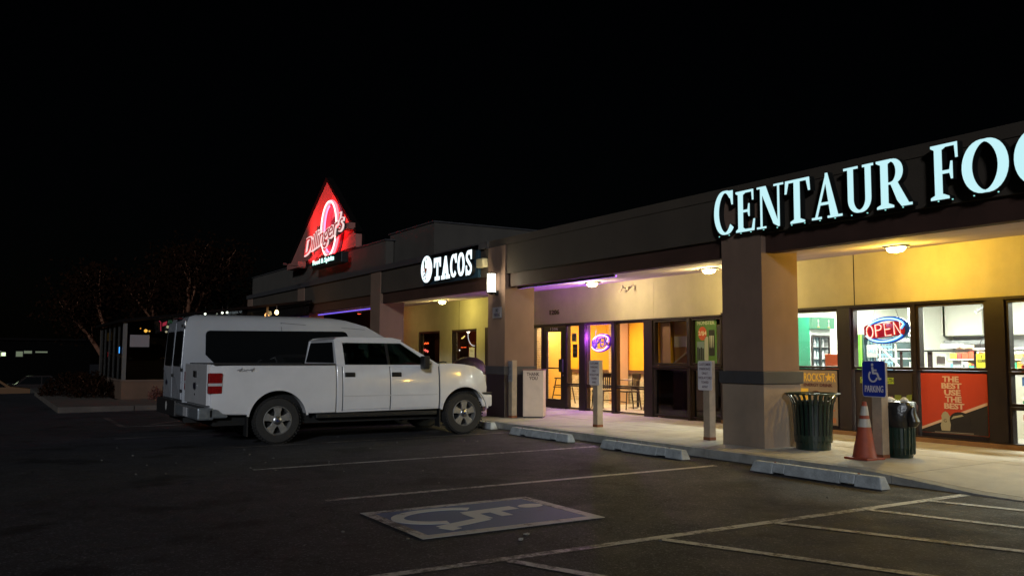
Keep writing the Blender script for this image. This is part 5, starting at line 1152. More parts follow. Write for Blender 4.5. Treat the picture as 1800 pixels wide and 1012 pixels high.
part('seat', dk, o, lambda b: b.box(-21.63, -21.27, 14.42, 14.78, .50, .53)); part('tray_rail', dk, o, lambda b: (b.box(-21.65, -21.25, 14.42, 14.45, .70, .74), b.box(-21.68, -21.22, 14.38, 14.41, .22, .25), b.box(-21.66, -21.24, 14.38, 14.41, .45, .48))); part('backrest', dk, o, lambda b: b.box(-21.63, -21.27, 14.76, 14.79, .55, .98))
for i, (x, z0, z1) in enumerate(((-19.6, 2.25, 2.52), (-18.9, 2.28, 2.52), (-18.2, 2.26, 2.52))):
    pass
for x, y, e, c in ((-22.6, 14.5, 30, (1, .80, .46)), (-19.4, 14.5, 34, (1, .78, .44)), (-16.8, 14.5, 26, (1, .78, .44))):
    o = thing('ceiling_panel_light', 'flat ceiling light in the restaurant, '+{-22.6: 'behind the glazed door', -19.4: 'above the dark chairs', -16.8: 'nearest the right end wall'}[x], 'ceiling light', (x, y, 2.5), 'restaurant ceiling lights')
    part('diffuser', emis('panel_glow_warm', (1, .84, .55), 3), o, lambda b: b.box(x-.28, x+.28, y-.28, y+.28, 2.525, 2.545)); add_light('AREA', 'panel_light', (x, y, 2.51), e*4, c, o, .55)
# uplight for the brick side seen through the narrow side window
o = thing('brick_spot', 'small ceiling spot washing the pale brick wall left of the door', 'spot light', (-24.2, 15.6, 2.5)); part('spot_head', emis('panel_glow_warm', (1, .84, .55), 3), o, lambda b: b.lathe((-24.2, 15.6, 2.49), [(.04, 0), (.05, .05)], n=12)); add_light('POINT', 'spot_bulb', (-24.25, 15.45, 2.3), 60, (1,   .84, .58), o, .1)

def shop():
    # drinks cooler with green sign
    x0, x1, yf = -13.17, -12.55, 15.3; o = thing('drinks_cooler', 'drinks cooler with green lit header and green side in the left shop window', 'cooler', (-12.6, 15.1, 0))
    gr = mat('cooler_green', (.008, .15, .085), .4); fr = Fr((-12.53, 14.70, 0), (0, 1, 0), (0, 0, 1)); W_ = .64
    body = mat('cooler_grey', (.28, .29, .29), .4)
    part('green_side', gr, o, lambda b: b.prism([fr(-.012, .0, 0), fr(-.012, 2.17, 0), fr(-.012, 2.17, -.62), fr(-.012, 0, -.62)], [fr(0, 0, 0), fr(0, 2.17, 0), fr(0, 2.17, -.62), fr(0, 0, -.62)])); part('cabinet', body, o, lambda b: (b.poly(fr, rect(0, W_, 0, .12), -.6, 0), b.poly(fr, rect(0, W_, 1.80, 1.93), -.6, 0), b.poly(fr, rect(0, .03, .12, 1.8), -.6, 0), b.poly(fr, rect(W_-.06, W_, .12, 1.8), -.6, 0), b.poly(fr, rect(0, W_, .12, 1.8), -.62, -.6)))
    hd = part('sign_header', emis('header_green', (.02, .48, .20), 1.1), o, lambda b: b.poly(fr, rect(-.01, W_+.04, 1.935, 2.17), -.3, .08))
    for cx in (.17, .49): part('header_print', emis('header_print', (.7, 1, .75), 1), hd, lambda b: (b.poly(fr, arc(cx, 2.09, .028, .04, 0, 360, 10)[:-1], .081, .084), b.poly(fr, [(cx-.03, 1.97), (cx+.03, 1.97), (cx+.015, 2.05), (cx-.015, 2.05)], .081, .084))); part('header_print', emis('header_print_y', (.9, .65, .08), 1), hd, lambda b: b.poly(fr, rect(cx-.04, cx+.04, 1.955, 1.975), .0845, .087))
    part('door_frame', 'frame', o, lambda b: b.strip(fr, [(.03, .13), (W_-.06, .13), (W_-.06, 1.79), (.03, 1.79)], [(.06, .16), (W_-.09, .16), (W_-.09, 1.76), (.06, 1.76)], 0, .03, True)); part('centre_stile', 'black', o, lambda b: b.poly(fr, rect(.27, .31, .16, 1.76), 0, .03))
    part('inner_glow', emis('cooler_glow', (.55, .9, 1), 1.6), o, lambda b: b.poly(fr, rect(.06, W_-.09, .16, 1.76), -.50, -.49))
    rr = random.Random(2)
    for k in range(6):
        z = .3+k*.25; sh = part('shelf', body, o, lambda b: b.poly(fr, rect(.04, W_-.07, z, z+.012), -.48, -.03))
        for j in range(6): part('bottle', mat('bottle_%d' % (j % 3), [(.5, .65, .7), (.3, .5, .6), (.6, .6, .62)][j % 3], .3), sh, lambda b: b.lathe(fr(.085+j*.085, z+.012, -.10), [(.024, 0), (.024, .12), (.010, .16), (.010, .19)], n=8))
    o = thing('red_box', 'flat orange red box showing low in the left shop window', 'box', (-11.5, 14.2, 1.0)); part('carton', mat('carton_red', (.75, .14, .06), .6), o, lambda b: b.box(-11.66, -11.30, 14.1, 14.35, .62, 1.40, .005)); part('stand', 'black', o, lambda b: b.box(-11.62, -11.34, 14.12, 14.33, 0, .618))
    # second cooler behind the open sign
    o = thing('bright_cooler', 'bright blue white drinks cooler directly below the red and blue OPEN sign', 'cooler', (-12.5, 17.2, 0)); part('cabinet', 'cooler_dummy' if False else mat('cooler_dark', (.05, .08, .09), .4), o, lambda b: (b.box(-12.95, -12.15, 17.32, 17.9, 0, 1.86), b.box(-12.95, -12.91, 16.9, 17.32, 0, 1.86), b.box(-12.19, -12.15, 16.9, 17.32, 0, 1.86), b.box(-12.91, -12.19, 16.9, 17.32, 1.78, 1.86)))
    part('green_panel', mat('lime_panel', (.15, .42, .05), .5), o, lambda b: b.box(-13.1, -12.96, 16.85, 17.3, .5, 1.86)); part('inner_glow', emis('cooler_glow2', (.50, .85, 1), 1.5), o, lambda b: b.box(-12.9, -12.2, 17.25, 17.26, .2, 1.76))
    for k in range(6):
        z = .75+k*.17; sh = part('shelf', 'chrome', o, lambda b: b.box(-12.9, -12.2, 16.95, 17.24, z, z+.01))
        for j in range(9): part('bottle', mat('bottle_%d' % (j % 3), (.5, .6, .7), .3), sh, lambda b: b.lathe((-12.86+j*.078, 17.0, z+.01), [(.028, 0), (.028, .08), (.012, .11), (.012, .13)], n=7))
    part('paper_notice', 'paper', o, lambda b: b.box(-12.82, -12.55, 16.88, 16.885, 1.35, 1.62)); text('notice_lettering', 'SALE', S(0, 16.88, 0), -12.79, -12.58, 1.44, 1.53, .001, .003, mat('print_blue', (.1, .3, .5), .6), o)
    # stair like white shelving, bulkhead cabinets, cupboards
    wh = mat('cabinet_white', (.80, .80, .74), .5, var=.03, vscale=3); gy = mat('splash_grey', (.36, .37, .40), .5, var=.05, vscale=3)
    o = thing('wall_cabinets', 'row of pale wall cupboards high at the back of the shop', 'cabinets', (-10.5, 17.5, 1.8))
    for x in (-12.0, -11.2, -10.32, -9.45, -8.6, -7.7): part('cupboard_door', wh, o, lambda b: b.box(x+.008, x+.86-.008, 17.2, 17.22, 1.80, 2.70)); part('cupboard_body', wh, o, lambda b: b.box(x, x+.86, 17.23, 17.6, 1.79, 2.71))
    part('splashback', gy, o, lambda b: b.box(-11.2, -6.4, 17.55, 17.62, 1.0, 1.785)); part('under_shelf', gy, o, lambda b: b.box(-11.2, -10.0, 17.24, 17.5, 1.62, 1.70)); part('base_units', wh, o, lambda b: b.box(-12.0, -6.4, 17.2, 17.6, 0, 1.25))
    part('side_panel', wh, o, lambda b: b.box(-11.36, -11.22, 16.6, 17.62, 0, 2.7))
    o = thing('white_racking', 'white angled racking under the cupboards behind the OPEN sign', 'rack', (-11.7, 16.4, 0))
    for k in range(4): part('rack_shelf', wh, o, lambda b: b.box(-12.0, -11.3, 16.2, 16.7, .95+k*.18, .975+k*.18))
    for k in range(2): part('rack_upright', wh, o, lambda b: b.box(-12.0+k*.38, -11.97+k*.38, 16.19, 16.22, 0, 1.65))
    part('rack_brace', wh, o, lambda b: b.tube([(-12.0, 16.18, 1.6), (-11.45, 16.18, 1.1)], .018, 5)); part('worktop', gy, o, lambda b: b.box(-12.05, -11.25, 16.15, 16.75, 1.655, 1.74))
    # counter with rail, snack racks
    o = thing('shop_counter', 'shop counter with a dark top rail and upright screens behind the middle window', 'counter', (-9.5, 15, 0)); part('counter_body', wh, o, lambda b: b.box(-10.6, -8.2, 14.85, 15.3, 0, 1.10)); part('top_rail', 'black', o, lambda b: b.box(-10.6, -8.15, 14.82, 14.88, 1.445, 1.475)); part('counter_top', gy, o, lambda b: b.box(-10.62, -8.18, 14.83, 15.32, 1.102, 1.13))
    for x in (-10.55, -9.98, -9.10, -8.2): part('rail_post', 'frame', o, lambda b: b.box(x, x+.05 if x != -9.98 else x+.09, 14.84, 14.86, 1.13, 1.444))
    for i, (x, c, h) in enumerate(((-10.32, (.7, .7, .68), .26), (-9.86, (.72, .7, .66), .26), (-9.55, (.55, .6, .62), .15), (-9.25, (.1, .45, .35), .07))):
        part('card_display', mat('card_%d' % i, c, .6), o, lambda b: b.box(x, x+.17, 14.93, 14.95, 1.135, 1.135+h))
    text('display_lettering', 'LI\nW', S(0, 14.93, 0), -10.29, -10.20, 1.22, 1.37, .001, .004, 'ink', o, bold=.03)
    part('yellow_notice', mat('notice_yellow', (.62, .55, .02), .6), o, lambda b: b.box(-9.03, -8.84, 14.80, 14.81, 1.16, 1.41)); text('display_lettering', 'ID\nREQUIRED', S(0, 14.80, 0), -9.01, -8.86, 1.25, 1.38, .001, .003, 'ink', o)
    o = thing('snack_rack', 'rack of red and orange snack packs behind the counter rail', 'rack', (-9.6, 15.6, 0))
    cols = [(.75, .08, .04), (.8, .30, .05), (.78, .55, .12), (.7, .7, .66), (.6, .06, .05), (.1, .3, .5), (.85, .42, .08), (.05, .4, .2)]; rr = random.Random(12)
    part('rack_frame', wh, o, lambda b: (b.box(-10.0, -8.4, 15.75, 15.8, 0, 1.52), b.box(-10.0, -8.4, 15.5, 15.8, 1.10, 1.115), b.box(-10.0, -8.4, 15.5, 15.8, 1.30, 1.312)))
    for row, z in enumerate((1.117, 1.314)):
        x = -9.98
        while x < -8.5:
            w = rr.uniform(.07, .15); c = rr.randrange(len(cols)) if rr.random() > .5 else rr.choice([0, 4, 1, 6]); h = rr.uniform(.10, .165); part('snack_pack', mat('pack_%d' % c, cols[c], .45), o, lambda b: b.box(x, x+w-.006, 15.52, 15.60, z, z+h, .008)); x += w
    rr = random.Random(21)
    o = thing('hanging_goods', 'strips of small packets hung on the grey splashback behind the counter', 'goods', (-9.2, 17.4, 1.3))
    for k in range(26): x = -10.0+k*.11; z = rr.uniform(1.28, 1.5); part('packet', mat('pack_%d' % rr.randrange(8), (.6, .5, .3), .45), o, lambda b: b.box(x, x+.07, 17.50, 17.53, z, z+rr.uniform(.07, .14)))
    o = thing('cigarette_shelf', 'dark wall shelf of small boxes right of the cupboards', 'shelf', (-8.2, 17.0, 1.2)); part('shelf_body', 'frame', o, lambda b: b.box(-8.6, -7.4, 17.1, 17.16, 1.05, 1.62))
    for r_ in range(3):
        for k in range(12): part('small_box', mat('pack_%d' % rr.randrange(8), (.6, .5, .3), .45), o, lambda b: b.box(-8.57+k*.096, -8.49+k*.096, 17.04, 17.099, 1.08+r_*.18, 1.20+r_*.18))
    for i2, (x, lb) in enumerate(((-10.4, 'left of the card displays'), (-9.4, 'between the card displays'), (-8.7, 'by the yellow notice'))):
        q = thing('counter_jar', 'small jar standing on the shop counter '+lb, 'jar', (x, 15.05, 1.13)); part('jar_body', mat('jar_%d' % i2, [(.1, .35, .3), (.5, .5, .52), (.5, .12, .06)][i2], .3), q, lambda b: b.lathe((x, 15.05, 1.131), [(.05, 0), (.055, .02), (.055, .11), (.04, .13)], n=12)); part('lid', 'black', q, lambda b: b.lathe((x, 15.05, 1.262), [(.045, 0), (.045, .02)], n=12))
    o = thing('paper_boxes', 'white and cream boxes standing on the counter rail', 'boxes', (-9.9, 15.6, 1.52)); part('white_box', 'paper', o, lambda b: b.box(-10.2, -9.86, 15.6, 15.78, 1.522, 1.60)); part('cream_box', mat('cream_box', (.7, .6, .4), .7), o, lambda b: b.box(-9.83, -9.66, 15.6, 15.78, 1.522, 1.575))
    o = thing('cable_loop', 'dark cable loop standing above the counter rail', 'cable', (-9.35, 15.6, 1.52)); part('loop', 'black', o, lambda b: b.tube([(-9.35+p[0], 15.6, 1.53+p[1]) for p in arc(0, .05, .085, .10, -30, 205, 16)], .007, 6))
    o = thing('track_spotlight', 'grey track spotlight hanging in the shop window over the counter', 'spot light', (-9.3, 15.5, 2.32)); part('track', 'chrome', o, lambda b: b.box(-9.48, -9.05, 15.48, 15.52, 2.325, 2.345)); part('spot_arm', 'chrome', o, lambda b: b.tube([(-9.30, 15.5, 2.33), (-9.28, 15.5, 2.25)], .009, 5)); part('spot_head', mat('spot_grey', (.12, .12, .12), .4), o, lambda b: b.tube([(-9.27, 15.5, 2.26), (-9.40, 15.46, 2.17)], .030, 10)); part('spot_lens', emis('spot_glow', (1, .97, .85), 3), o, lambda b: b.tube([(-9.401, 15.46, 2.169), (-9.415, 15.455, 2.158)], .026, 10))
    # stocked shelving at the right
    o = thing('stocked_shelving', 'tall shelving packed with bottles and packets at the right edge window', 'shelving', (-7.6, 14.6, 0)); cs = [(.05, .35, .2), (.7, .68, .6), (.65, .3, .08), (.1, .2, .45), (.75, .6, .2), (.5, .05, .05)]
    part('shelf_back', 'brown_dummy' if False else mat('shelf_back', (.40, .36, .28), .7), o, lambda b: b.box(-8.2, -5.0, 14.95, 15.0, 0, 1.45))
    for k in range(7):
        z = .10+k*.19; sh = part('shelf', wh, o, lambda b: b.box(-8.2, -5.0, 14.62, 14.94, z, z+.015)); x = -8.18
        while x < -5.1:
            w = rr.uniform(.05, .10); c = rr.randrange(len(cs)); h = rr.uniform(.09, .15)
            if rr.random() < .5: part('packet', mat('goods_%d' % c, cs[c], .5), sh, lambda b: b.box(x, x+w-.008, 14.66, 14.74, z+.016, z+.016+h))
            else: part('bottle', mat('goods_%d' % c, cs[c], .3), sh, lambda b: b.lathe((x+w/2, 14.70, z+.016), [(w*.4, 0), (w*.4, h*.6), (w*.15, h*.8), (w*.15, h)], n=7))
            x += w
    o = thing('wall_picture', 'small dark red framed panel on the pale blue wall at the right edge', 'picture', (-7.5, 17.1, 1.9)); part('frame', 'black', o, lambda b: b.box(-8.9, -8.4, 17.15, 17.19, 1.75, 2.15)); part('print', mat('print_red', (.35, .04, .03), .6), o, lambda b: b.box(-8.86, -8.44, 17.14, 17.149, 1.79, 2.11))
    # ceiling fluorescents
    for i, (x, y) in enumerate(((-11.9, 16.8), (-9.6, 14.3), (-8.35, 15.3), (-6.0, 16.0), (-3.5, 15.5), (-11.9, 14.3), (-10.2, 19.2), (-5, 19))):
        o = thing('fluorescent_light', ['fluorescent ceiling light above the OPEN sign cooler', 'fluorescent ceiling light just inside the counter window', 'fluorescent ceiling light at the top of the right edge window', 'fluorescent ceiling light beyond the right edge, deeper', 'fluorescent ceiling light far beyond the right edge', 'fluorescent ceiling light near the green cooler', 'fluorescent ceiling light at the far back of the shop', 'fluorescent ceiling light at the back right of the shop'][i], 'ceiling light', (x, y, 2.7), 'fluorescent lights in the shop')
        part('diffuser', emis('fluor_glow', (.95, 1, .92), 3.5), o, lambda b: b.box(x-.55, x+.55, y-.12, y+.12, 2.675, 2.70)); part('light_tray', 'ceil', o, lambda b: b.box(x-.58, x+.58, y-.14, y+.14, 2.702, 2.719)); add_light('AREA', 'tube_light', (x, y, 2.66), 225, (.97, 1, .88), o, 1.1, .24)
shop()

def bar():
    # taco bar interior: dim red
    o = thing('bar_counter', 'dim bar counter with bottles seen through the taco bay windows', 'bar counter', (-27, 14.9, 0)); part('counter_body', mat('bar_wood', (.10, .035, .02), .4), o, lambda b: b.box(-32.8, -26.7, 14.7, 15.1, 0, 1.05))
    rr = random.Random(6)
    for k in range(14): part('bottle', mat('bar_bottle_%d' % (k % 3), [(.06, .03, .02), (.03, .06, .03), (.3, .25, .2)][k % 3], .2, coat=.5), o, lambda b: b.lathe((-32.6+k*.4, 14.8, 1.05), [(.035, 0), (.035, .18), (.014, .22), (.014, .30)], n=8))
    nm = emis('bar_neon_red', (1, .10, .02), 3.0)
    o = thing('beer_neon', 'small red orange neon script glowing behind the left taco bay window', 'neon sign', (-30.5, 14.5, 1.75)); part('neon_script', nm, o, lambda b: b.tube([(-30.79+k*.055, 14.45, 1.84+.03*math.sin(k*1.7)) for k in range(13)], .014, 6)); part('neon_script', emis('bar_neon_pink', (1, .15, .12), 2), o, lambda b: b.tube([(-30.75+k*.05, 14.45, 1.62+.05*math.sin(k*2.1)-.010*k) for k in range(12)], .013, 6)); part('sign_board', 'gap', o, lambda b: b.box(-30.95, -30.0, 14.47, 14.49, 1.3, 2.0))
    o = thing('beer_neon', 'row of tiny red lights glowing behind the right taco bay window', 'neon sign', (-27.5, 14.5, 1.6)); 
    for k in range(4): part('neon_dot', nm, o, lambda b: b.lathe((-27.60+k*.11, 14.45, 1.65), [(0, 0), (.018, .012), (0, .03)], n=7))
    part('sign_board', 'gap', o, lambda b: b.box(-27.75, -27.18, 14.47, 14.49, 1.1, 1.95)); part('neon_flag', emis('bar_neon_yellow', (1, .72, .2), 1.4), o, lambda b: b.tube([(-27.56, 14.44, 1.98), (-27.45, 14.44, 2.0), (-27.34, 14.44, 2.06)], .02, 6)); part('neon_spot', emis('bar_neon_white', (1, .9, .8), 2), o, lambda b: b.lathe((-27.72, 14.44, 1.54), [(0, 0), (.03, .02), (0, .05)], n=8))
    o = thing('pendant_lamp', 'small white globe lamp at the top of the right taco bay window', 'lamp', (-25.12, 13.4, 2.1)); part('globe', emis('globe_glow', (1, .86, .62), 5), o, lambda b: b.lathe((-25.12, 13.4, 2.09), [(0, 0), (.045, .02), (.06, .06), (.045, .1), (0, .12)], n=12), smooth=True); part('cord', 'black', o, lambda b: b.tube([(-25.12, 13.4, 2.21), (-25.12, 13.4, 2.58)], .006, 4)); add_light('POINT', 'globe_bulb', (-25.12, 13.6, 2.1), 4, (1, .7, .45), o, .06)
    o = thing('arc_tube', 'curved white tube light below the globe in the right taco bay window', 'tube light', (-24.9, 13.4, 1.7)); part('tube', emis('arc_glow', (.8, .74, .72), .9), o, lambda b: b.tube([(-24.72+p[0], 13.4, 2.06+p[1]) for p in arc(0, 0, .42, .38, 175, 275, 14)], .014, 6))
    o = thing('orange_pillar', 'narrow orange lit pillar inside the right taco bay window', 'pillar', (-27.0, 14.6, 0)); part('shaft', mat('pillar_orange', (.65, .22, .04), .7), o, lambda b: b.box(-27.14, -26.92, 14.5, 14.6, 0, 1.86))
    add_light('POINT', 'bar_glow', (-28.4, 14.2, 2.3), 14, (1, .32, .12), bpy.data.objects['bar_counter'], .2)
    o = thing('tall_cabinet', 'dark tall cabinet behind the left taco bay window', 'cabinet', (-29.7, 14.4, 0)); part('cabinet_body', 'gap', o, lambda b: b.box(-29.95, -29.4, 14.3, 14.6, 0, 1.95, .01))
    # dark rounded back on the walk in front of the taco windows
    o = thing('dome_lid_bin', 'dark rounded dome showing above the pickup hood in front of the right taco window', 'bin', (-19.36, 10.35, 0)); dm = mat('dome_dark', (.016, .008, .007), .6)
    part('bin_body', dm, o, lambda b: b.lathe((-19.36, 10.35, 0), [(.40, 0), (.42, .04), (.44, .95), (.40, .96)], n=24), smooth=True); part('dome', dm, o, lambda b: b.lathe((-19.36, 10.35, .961), [(.45, 0), (.43, .12), (.35, .25), (.2, .34), (0, .37)], n=24), smooth=True)
    # restaurant bay behind the van
    o = thing('string_bulb', 'round yellow bulb hanging at the patio roof edge above the van roof', 'light bulb', (-29.6, 8.46, 2.7)); part('bulb', emis('bulb_glow', (1, .72, .30), 7), o, lambda b: b.lathe((-29.6, 8.46, 2.72), [(0, 0), (.05, .02), (.07, .08), (.045, .14), (.02, .16)], n=12), smooth=True); part('socket', 'black', o, lambda b: b.tube([(-29.6, 8.46, 2.88), (-29.6, 8.46, 3.02)], .015, 6)); add_light('POINT', 'bulb_light', (-29.45, 8.4, 2.75), 14, (1, .45, .14), o, .08)
    o = thing('red_flood', 'red glow lamp on the bar wall above the van roof', 'lamp', (-30, 11.6, 2.85)); part('housing', 'black', o, lambda b: b.box(-30.08, -29.92, 11.5, 11.62, 2.86, 2.93, .01)); part('lens', emis('flood_red', (1, .08, .03), 2), o, lambda b: b.box(-30.06, -29.94, 11.52, 11.60, 2.845, 2.858)); add_light('POINT', 'flood_light', (-30.2, 11.5, 2.75), 14, (1, .12, .04), o, .08)
bar()

# ================================================================ GLAZED PATIO
def patio():
    o = thing('glazed_patio', 'dark glazed patio enclosure with a low stucco wall left of the van', 'enclosure', (-32, 6, 0)); st = mat('patio_stucco', (.11, .065, .042), .9, var=.2, vscale=2, bump=.4, bscale=80)
    x1, x0, y0, y1 = -29.95, -36.2, 3.75, 9.75; z0, zw = -.05, .52
    top = lambda y: 2.36+(y-y0)*.14
    for k in range(4): a = y0+(y1-y0)*k/4; c = y0+(y1-y0)*(k+1)/4; part('low_wall', st, o, lambda b: b.box(x1-.2, x1, a+.003, c-.003, z0, zw))
    part('low_wall', st, o, lambda b: b.box(x0, x1-.203, y0, y0+.2, z0, zw)); part('wall_cap', mat('patio_cap', (.12, .08, .06), .85), o, lambda b: (b.box(x1-.23, x1+.03, y0-.03, y1, zw+.002, zw+.05), b.box(x0, x1-.232, y0-.03, y0+.23, zw+.002, zw+.05)))
    pm = mat('patio_post', (.12, .12, .12), .45, metal=.4); dk = mat('patio_post_dark', (.010, .009, .008), .5)
    part('corner_post', pm, o, lambda b: b.box(x1-.12, x1+.0, y0, y0+.12, zw+.052, top(y0)))
    gp = glass('patio_glass', (.35, .33, .28), .35)
    n = 4
    for k in range(n):
        a = y0+(y1-y0)*k/n; c = y0+(y1-y0)*(k+1)/n
        if k: part('post', dk, o, lambda b: b.box(x1-.10, x1-.01, a-.035, a+.035, zw+.052, top(a)))
        part('pane', gp, o, lambda b: b.hexa([(x1-.07, a+.04, zw+.06), (x1-.05, a+.04, zw+.06), (x1-.05, c-.04, zw+.06), (x1-.07, c-.04, zw+.06), (x1-.07, a+.04, top(a)-.02), (x1-.05, a+.04, top(a)-.02), (x1-.05, c-.04, top(c)-.02), (x1-.07, c-.04, top(c)-.02)]))
    for k in range(5):
        a = x1-.12-(x1-.12-x0)*k/5; c = x1-.12-(x1-.12-x0)*(k+1)/5; part('post', dk, o, lambda b: b.box(c-.03, c+.03, y0+.02, y0+.10, zw+.052, top(y0)-.01)); part('pane', gp, o, lambda b: b.box(c+.032, a-.032, y0+.05, y0+.065, zw+.06, top(y0)-.02))
    b = MB(); b.hexa([(x0-.15, y0-.15, top(y0)), (x1+.15, y0-.15, top(y0)), (x1+.15, y1, top(y1)), (x0-.15, y1, top(y1)), (x0-.15, y0-.15, top(y0)+.08), (x1+.15, y0-.15, top(y0)+.08), (x1+.15, y1, top(y1)+.08), (x0-.15, y1, top(y1)+.08)]); b.build('roof', 'shingle', o)
    part('floor', 'joint', o, lambda b: b.box(x0, x1-.2, y0+.2, y1, -.1, -.02))
    part('far_panel', mat('patio_back', (.05, .035, .025), .8), o, lambda b: b.box(x0-.06, x0, y0, y1, -.05, top(y0)))
    w = thing('paper_sheet', 'blank white sheet taped on the patio glass', 'paper', (x1, 4.6, 1.5)); part('sheet', mat('sheet_pale', (.20, .185, .20), .8), w, lambda b: b.box(x1-.048, x1-.042, 3.96, 4.53, 1.60, 1.98))
    def pt(label, loc, r, col, s_, light=0, cat='lamp', nm='patio_lamp'):
        q = thing(nm, label, cat, loc); part('globe', emis('pg_%d_%d_%d' % (col[0]*9, col[1]*9, s_), col, s_), q, lambda b: b.lathe(loc, [(0, -r), (r*.8, -r*.6), (r, 0), (r*.8, r*.6), (0, r)], n=10), smooth=True); part('cord', 'black', q, lambda b: b.tube([(loc[0], loc[1], loc[2]+r), (loc[0], loc[1], loc[2]+r+.2)], .006, 4))
        if light: add_light('POINT', 'globe_light', (loc[0], loc[1], loc[2]-.15), light, col, q, .05)
    pt('amber lantern glowing inside the patio above the white sheet', (-30.3, 4.46, 2.12), .055, (1, .58, .12), 9, 5)
    pt('smaller amber lantern right of the brightest patio lantern', (-30.3, 4.57, 2.11), .03, (1, .6, .15), 6)
    pt('tiny amber lantern left of the brightest patio lantern', (-30.3, 4.30, 2.19), .022, (1, .5, .1), 5)
    pt('white globe lamp inside the patio nearest the van', (-30.3, 5.12, 2.26), .05, (.9, 1, .8), 3, 3); pt('second white globe lamp inside the patio beside the van window', (-30.3, 5.29, 2.28), .045, (1, .95, .85), 3)
    pt('small low white lamp inside the patio beside the van', (-30.3, 5.08, 2.10), .035, (1, 1, .9), 3); pt('small low warm lamp inside the patio beside the van', (-30.3, 5.2, 1.95), .03, (1, .85, .5), 2)
    for yy, lb in ((6.14, 'left of the pair of white bulbs'), (6.68, 'left one of the close pair of bulbs'), (6.83, 'right one of the close pair of bulbs')): pt('cold white bulb on the patio roof edge, '+lb, (-29.62, yy, 2.68+(yy-6.14)*.1), .035, (.9, 1, 1), 3)
    q = thing('beer_neon', 'pink and mint neon lettering at the top of the patio glass beside the van', 'neon sign', (-30.2, 5.8, 2.5)); X = -30.16
    part('neon_pink', emis('neon_pink_a', (1, .08, .22), 2.2), q, lambda b: (b.tube([(X, 4.83, 2.44), (X, 4.88, 2.40), (X, 4.89, 2.12)], .014, 6), b.poly(Fr((X, 0, 0), (0, 1, 0), (0, 0, 1)), [(4.93, 2.27), (5.05, 2.31), (5.07, 2.44), (4.94, 2.38)], 0, .02)))
    part('neon_mint', emis('neon_mint', (.25, .9, .6), 1.3), q, lambda b: b.tube([(X, 5.10+k*.03, 2.42+(.055 if k % 2 else -.055)) for k in range(9)], .009, 6))
    q = thing('beer_neon', 'red neon bar at the far left corner of the patio glass', 'neon sign', (-36, 4, 1.4)); part('neon_red_bar', emis('neon_red_bar', (1, .03, .05), 2.5), q, lambda b: b.tube([(-35.6, 4.0, 1.28), (-35.6, 4.0, 1.46)], .045, 6)); part('neon_white_dot', emis('bar_neon_white', (1, .9, .8), 2), q, lambda b: b.tube([(-35.62, 4.0, 1.15), (-35.62, 4.0, 1.20)], .025, 6))
    q = thing('beer_neon', 'small blue neon bar beside the patio corner post', 'neon sign', (-30.4, 4, 1.6)); part('neon_blue_bar', emis('neon_blue_bar', (.05, .35, 1), 1.6), q, lambda b: b.tube([(-30.30, 3.70, 1.40), (-30.30, 3.70, 1.60)], .014, 6))
    q = thing('slatted_lamp', 'yellow slatted window glow at the upper far end of the patio', 'lamp', (-34.5, 4.6, 2.1))
    for k in range(4): part('glow_slat', emis('slat_yellow', (.45, .28, .04), .55), q, lambda b: b.box(-35.4+k*.34, -35.2+k*.34, 3.9, 3.92, 1.85, 2.16))
patio()

# ================================================================ TREES, SHRUBS, FAR STREET
def tree(label, x, y, h, cr, seed, lean=0):
    rr = random.Random(seed); g = gzx(x, y); o = thing('broad_tree', label, 'tree', (x, y, g), 'bare limbed trees behind the patio')
    b = MB(); tips = []
    def limb(p, d, L_, r, lv):
        pts = [p.copy()]; q = p.copy(); n = 5
        for i in range(n):
            d = (d+Vector((rr.uniform(-.16, .16), rr.uniform(-.16, .16), rr.uniform(-.02, .12)))).normalized(); q = q+d*L_/n; pts.append(q.copy())
        b.tube(pts, r, 8 if lv < 2 else 5, r1=r*.55)
        if lv < 3:
            for i in range(3 if lv else 4): a = rr.uniform(0, 6.28); nd = (d+Vector((math.cos(a)*.75, math.sin(a)*.75, rr.uniform(.0, .4)))).normalized(); limb(pts[rr.choice((3, 4, 5))], nd, L_*.66, r*.5, lv+1)
        if lv > 1: tips.extend(pts[2:])
    limb(Vector((x, y, g-.05)), Vector((lean, .0, 1)), h*.42, .24, 0); b.build('trunk', 'bark', o, smooth=True)
    b = MB(); bm = b.bm
    for t_ in tips:
        for k in range(30):
            p = t_+Vector((rr.gauss(0, .55), rr.gauss(0, .55), rr.gauss(0, .42))); s_ = rr.uniform(.06, .13); u = Vector((rr.gauss(0, 1), rr.gauss(0, 1), rr.gauss(0, 1))).normalized(); w = u.cross(Vector((rr.gauss(0, 1), rr.gauss(0, 1), rr.gauss(0, 1)))).normalized()
            bm.faces.new([bm.verts.new(q) for q in (p-u*s_, p+w*s_*.5, p+u*s_, p-w*s_*.5)])
    me = bpy.data.meshes.new('crown'); o_ = Vector((x, y, g+h*.5))
    for v in bm.verts: v.co -= o_
    bm.to_mesh(me); bm.free(); link('crown', me, 'foliage', o_, o)
tree('leaning tree left of the three behind the patio roof', -46.5, 5.0, 7.2, 3, 1, -.05)
tree('tree with a pale trunk in the middle behind the patio roof', -46, 7.9, 8.2, 3, 2, .02)
tree('tree nearest the parapet end behind the patio roof', -48, 10.4, 8.0, 3, 9, .08)
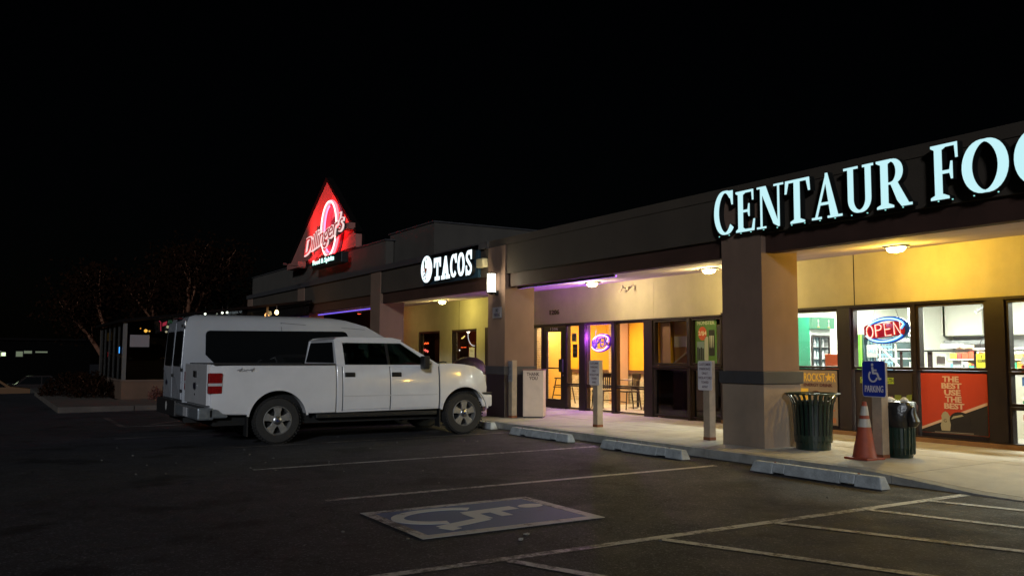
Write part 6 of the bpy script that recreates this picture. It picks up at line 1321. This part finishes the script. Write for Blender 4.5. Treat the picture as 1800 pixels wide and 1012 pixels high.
def shrub(label, x, y, w, h, seed, m='foliage', n=900, g=None):
    rr = random.Random(seed); g = gzx(x, y) if g is None else g; o = thing('low_shrub', label, 'shrub', (x, y, g)); b = MB()
    for k in range(9): a = rr.uniform(0, 6.28); b.tube([(x, y, g), (x+math.cos(a)*w*.3, y+math.sin(a)*w*.3, g+h*rr.uniform(.5, .9))], .012, 4, r1=.004)
    b.build('stems', 'bark', o); b = MB(); bm = b.bm
    for k in range(n):
        a, e, r = rr.uniform(0, 6.28), rr.uniform(0, 1.57), rr.uniform(.5, 1)**.5; p = Vector((x+w/2*r*math.cos(a)*math.cos(e), y+w/2*r*math.sin(a)*math.cos(e), g+h*r*math.sin(e)*(.8+.3*math.sin(a*3)))); s_ = rr.uniform(.03, .07); u = Vector((rr.gauss(0, 1), rr.gauss(0, 1), rr.gauss(0, 1))).normalized(); v_ = u.orthogonal().normalized()
        bm.faces.new([bm.verts.new(q) for q in (p-u*s_, p+v_*s_*.5, p+u*s_, p-v_*s_*.5)])
    me = bpy.data.meshes.new('leaves'); o_ = Vector((x, y, g))
    for v in bm.verts: v.co -= o_
    bm.to_mesh(me); bm.free(); link('leaves', me, m, o_, o)
shrub('dark shrub at the far corner of the patio, in front of the cream sedan', -34.0, 2.9, 2.6, .75, 3, n=2600, g=-.03)
shrub('dark shrub against the far part of the low patio wall', -31.9, 3.2, 1.6, .8, 5, n=1500, g=-.03)
shrub('small reddish tuft at the foot of the low patio wall', -29.5, 4.7, .5, .38, 6, m=mat('leaf_red', (.10, .035, .025), .8, var=.4, vscale=5), n=350, g=-.03)

def far_street():
    g = gzx(-95, 3); o = thing('far_building', 'far dark building with a row of faint lit windows at the left edge', 'building', (-95, -2, g)); part('wall', mat('far_wall', (.003, .003, .003), 1, spec=0), o, lambda b: b.box(-100, -95, -14, 9, g, g+4)); wm = emis('far_window', (.45, .55, .35), .28); wb = emis('far_window_bright', (.8, 1, .6), 1.6)
    for i, (a, c, z0, z1, m_) in enumerate(((.8, 1.5, 1.25, 1.75, wm), (1.52, 1.85, 1.3, 1.62, wb), (2.7, 3.25, 1.25, 1.72, wm), (3.35, 4.0, 1.55, 1.78, wm), (4.3, 5.3, 1.62, 1.74, wm), (-2, .5, 1.25, 1.7, wm))):
        f = part('window', 'black', o, lambda b: b.box(-95.0, -94.96, a-.05, c+.05, z0-.05+1.0-1.0, z1+.05)); part('pane', m_, f, lambda b: b.box(-94.955, -94.94, a, c, z0, z1))
    part('roof', 'shingle', o, lambda b: b.box(-100.3, -94.7, -14.3, 9.3, g+4.003, g+4.2))
    x, y = -60, -.2; g = gzx(x, y); o = thing('street_lamp', 'far street lamp with a small bright head at the left', 'street lamp', (x, y, g)); part('pole', 'black', o, lambda b: b.tube([(x, y, g), (x, y, g+2.45)], .05, 8)); part('arm', 'black', o, lambda b: b.tube([(x, y, g+2.4), (x, y+1.3, g+2.85)], .03, 6)); part('lamp_head', emis('far_lamp', (1, .85, .6), 3.5), o, lambda b: b.lathe((x+.0, y, g+2.3), [(0, 0), (.09, .04), (.09, .12), (0, .16)], n=8)); add_light('POINT', 'lamp_light', (x+1.2, y, g+2.6), 16, (1, .45, .12), o, .15)
far_street()
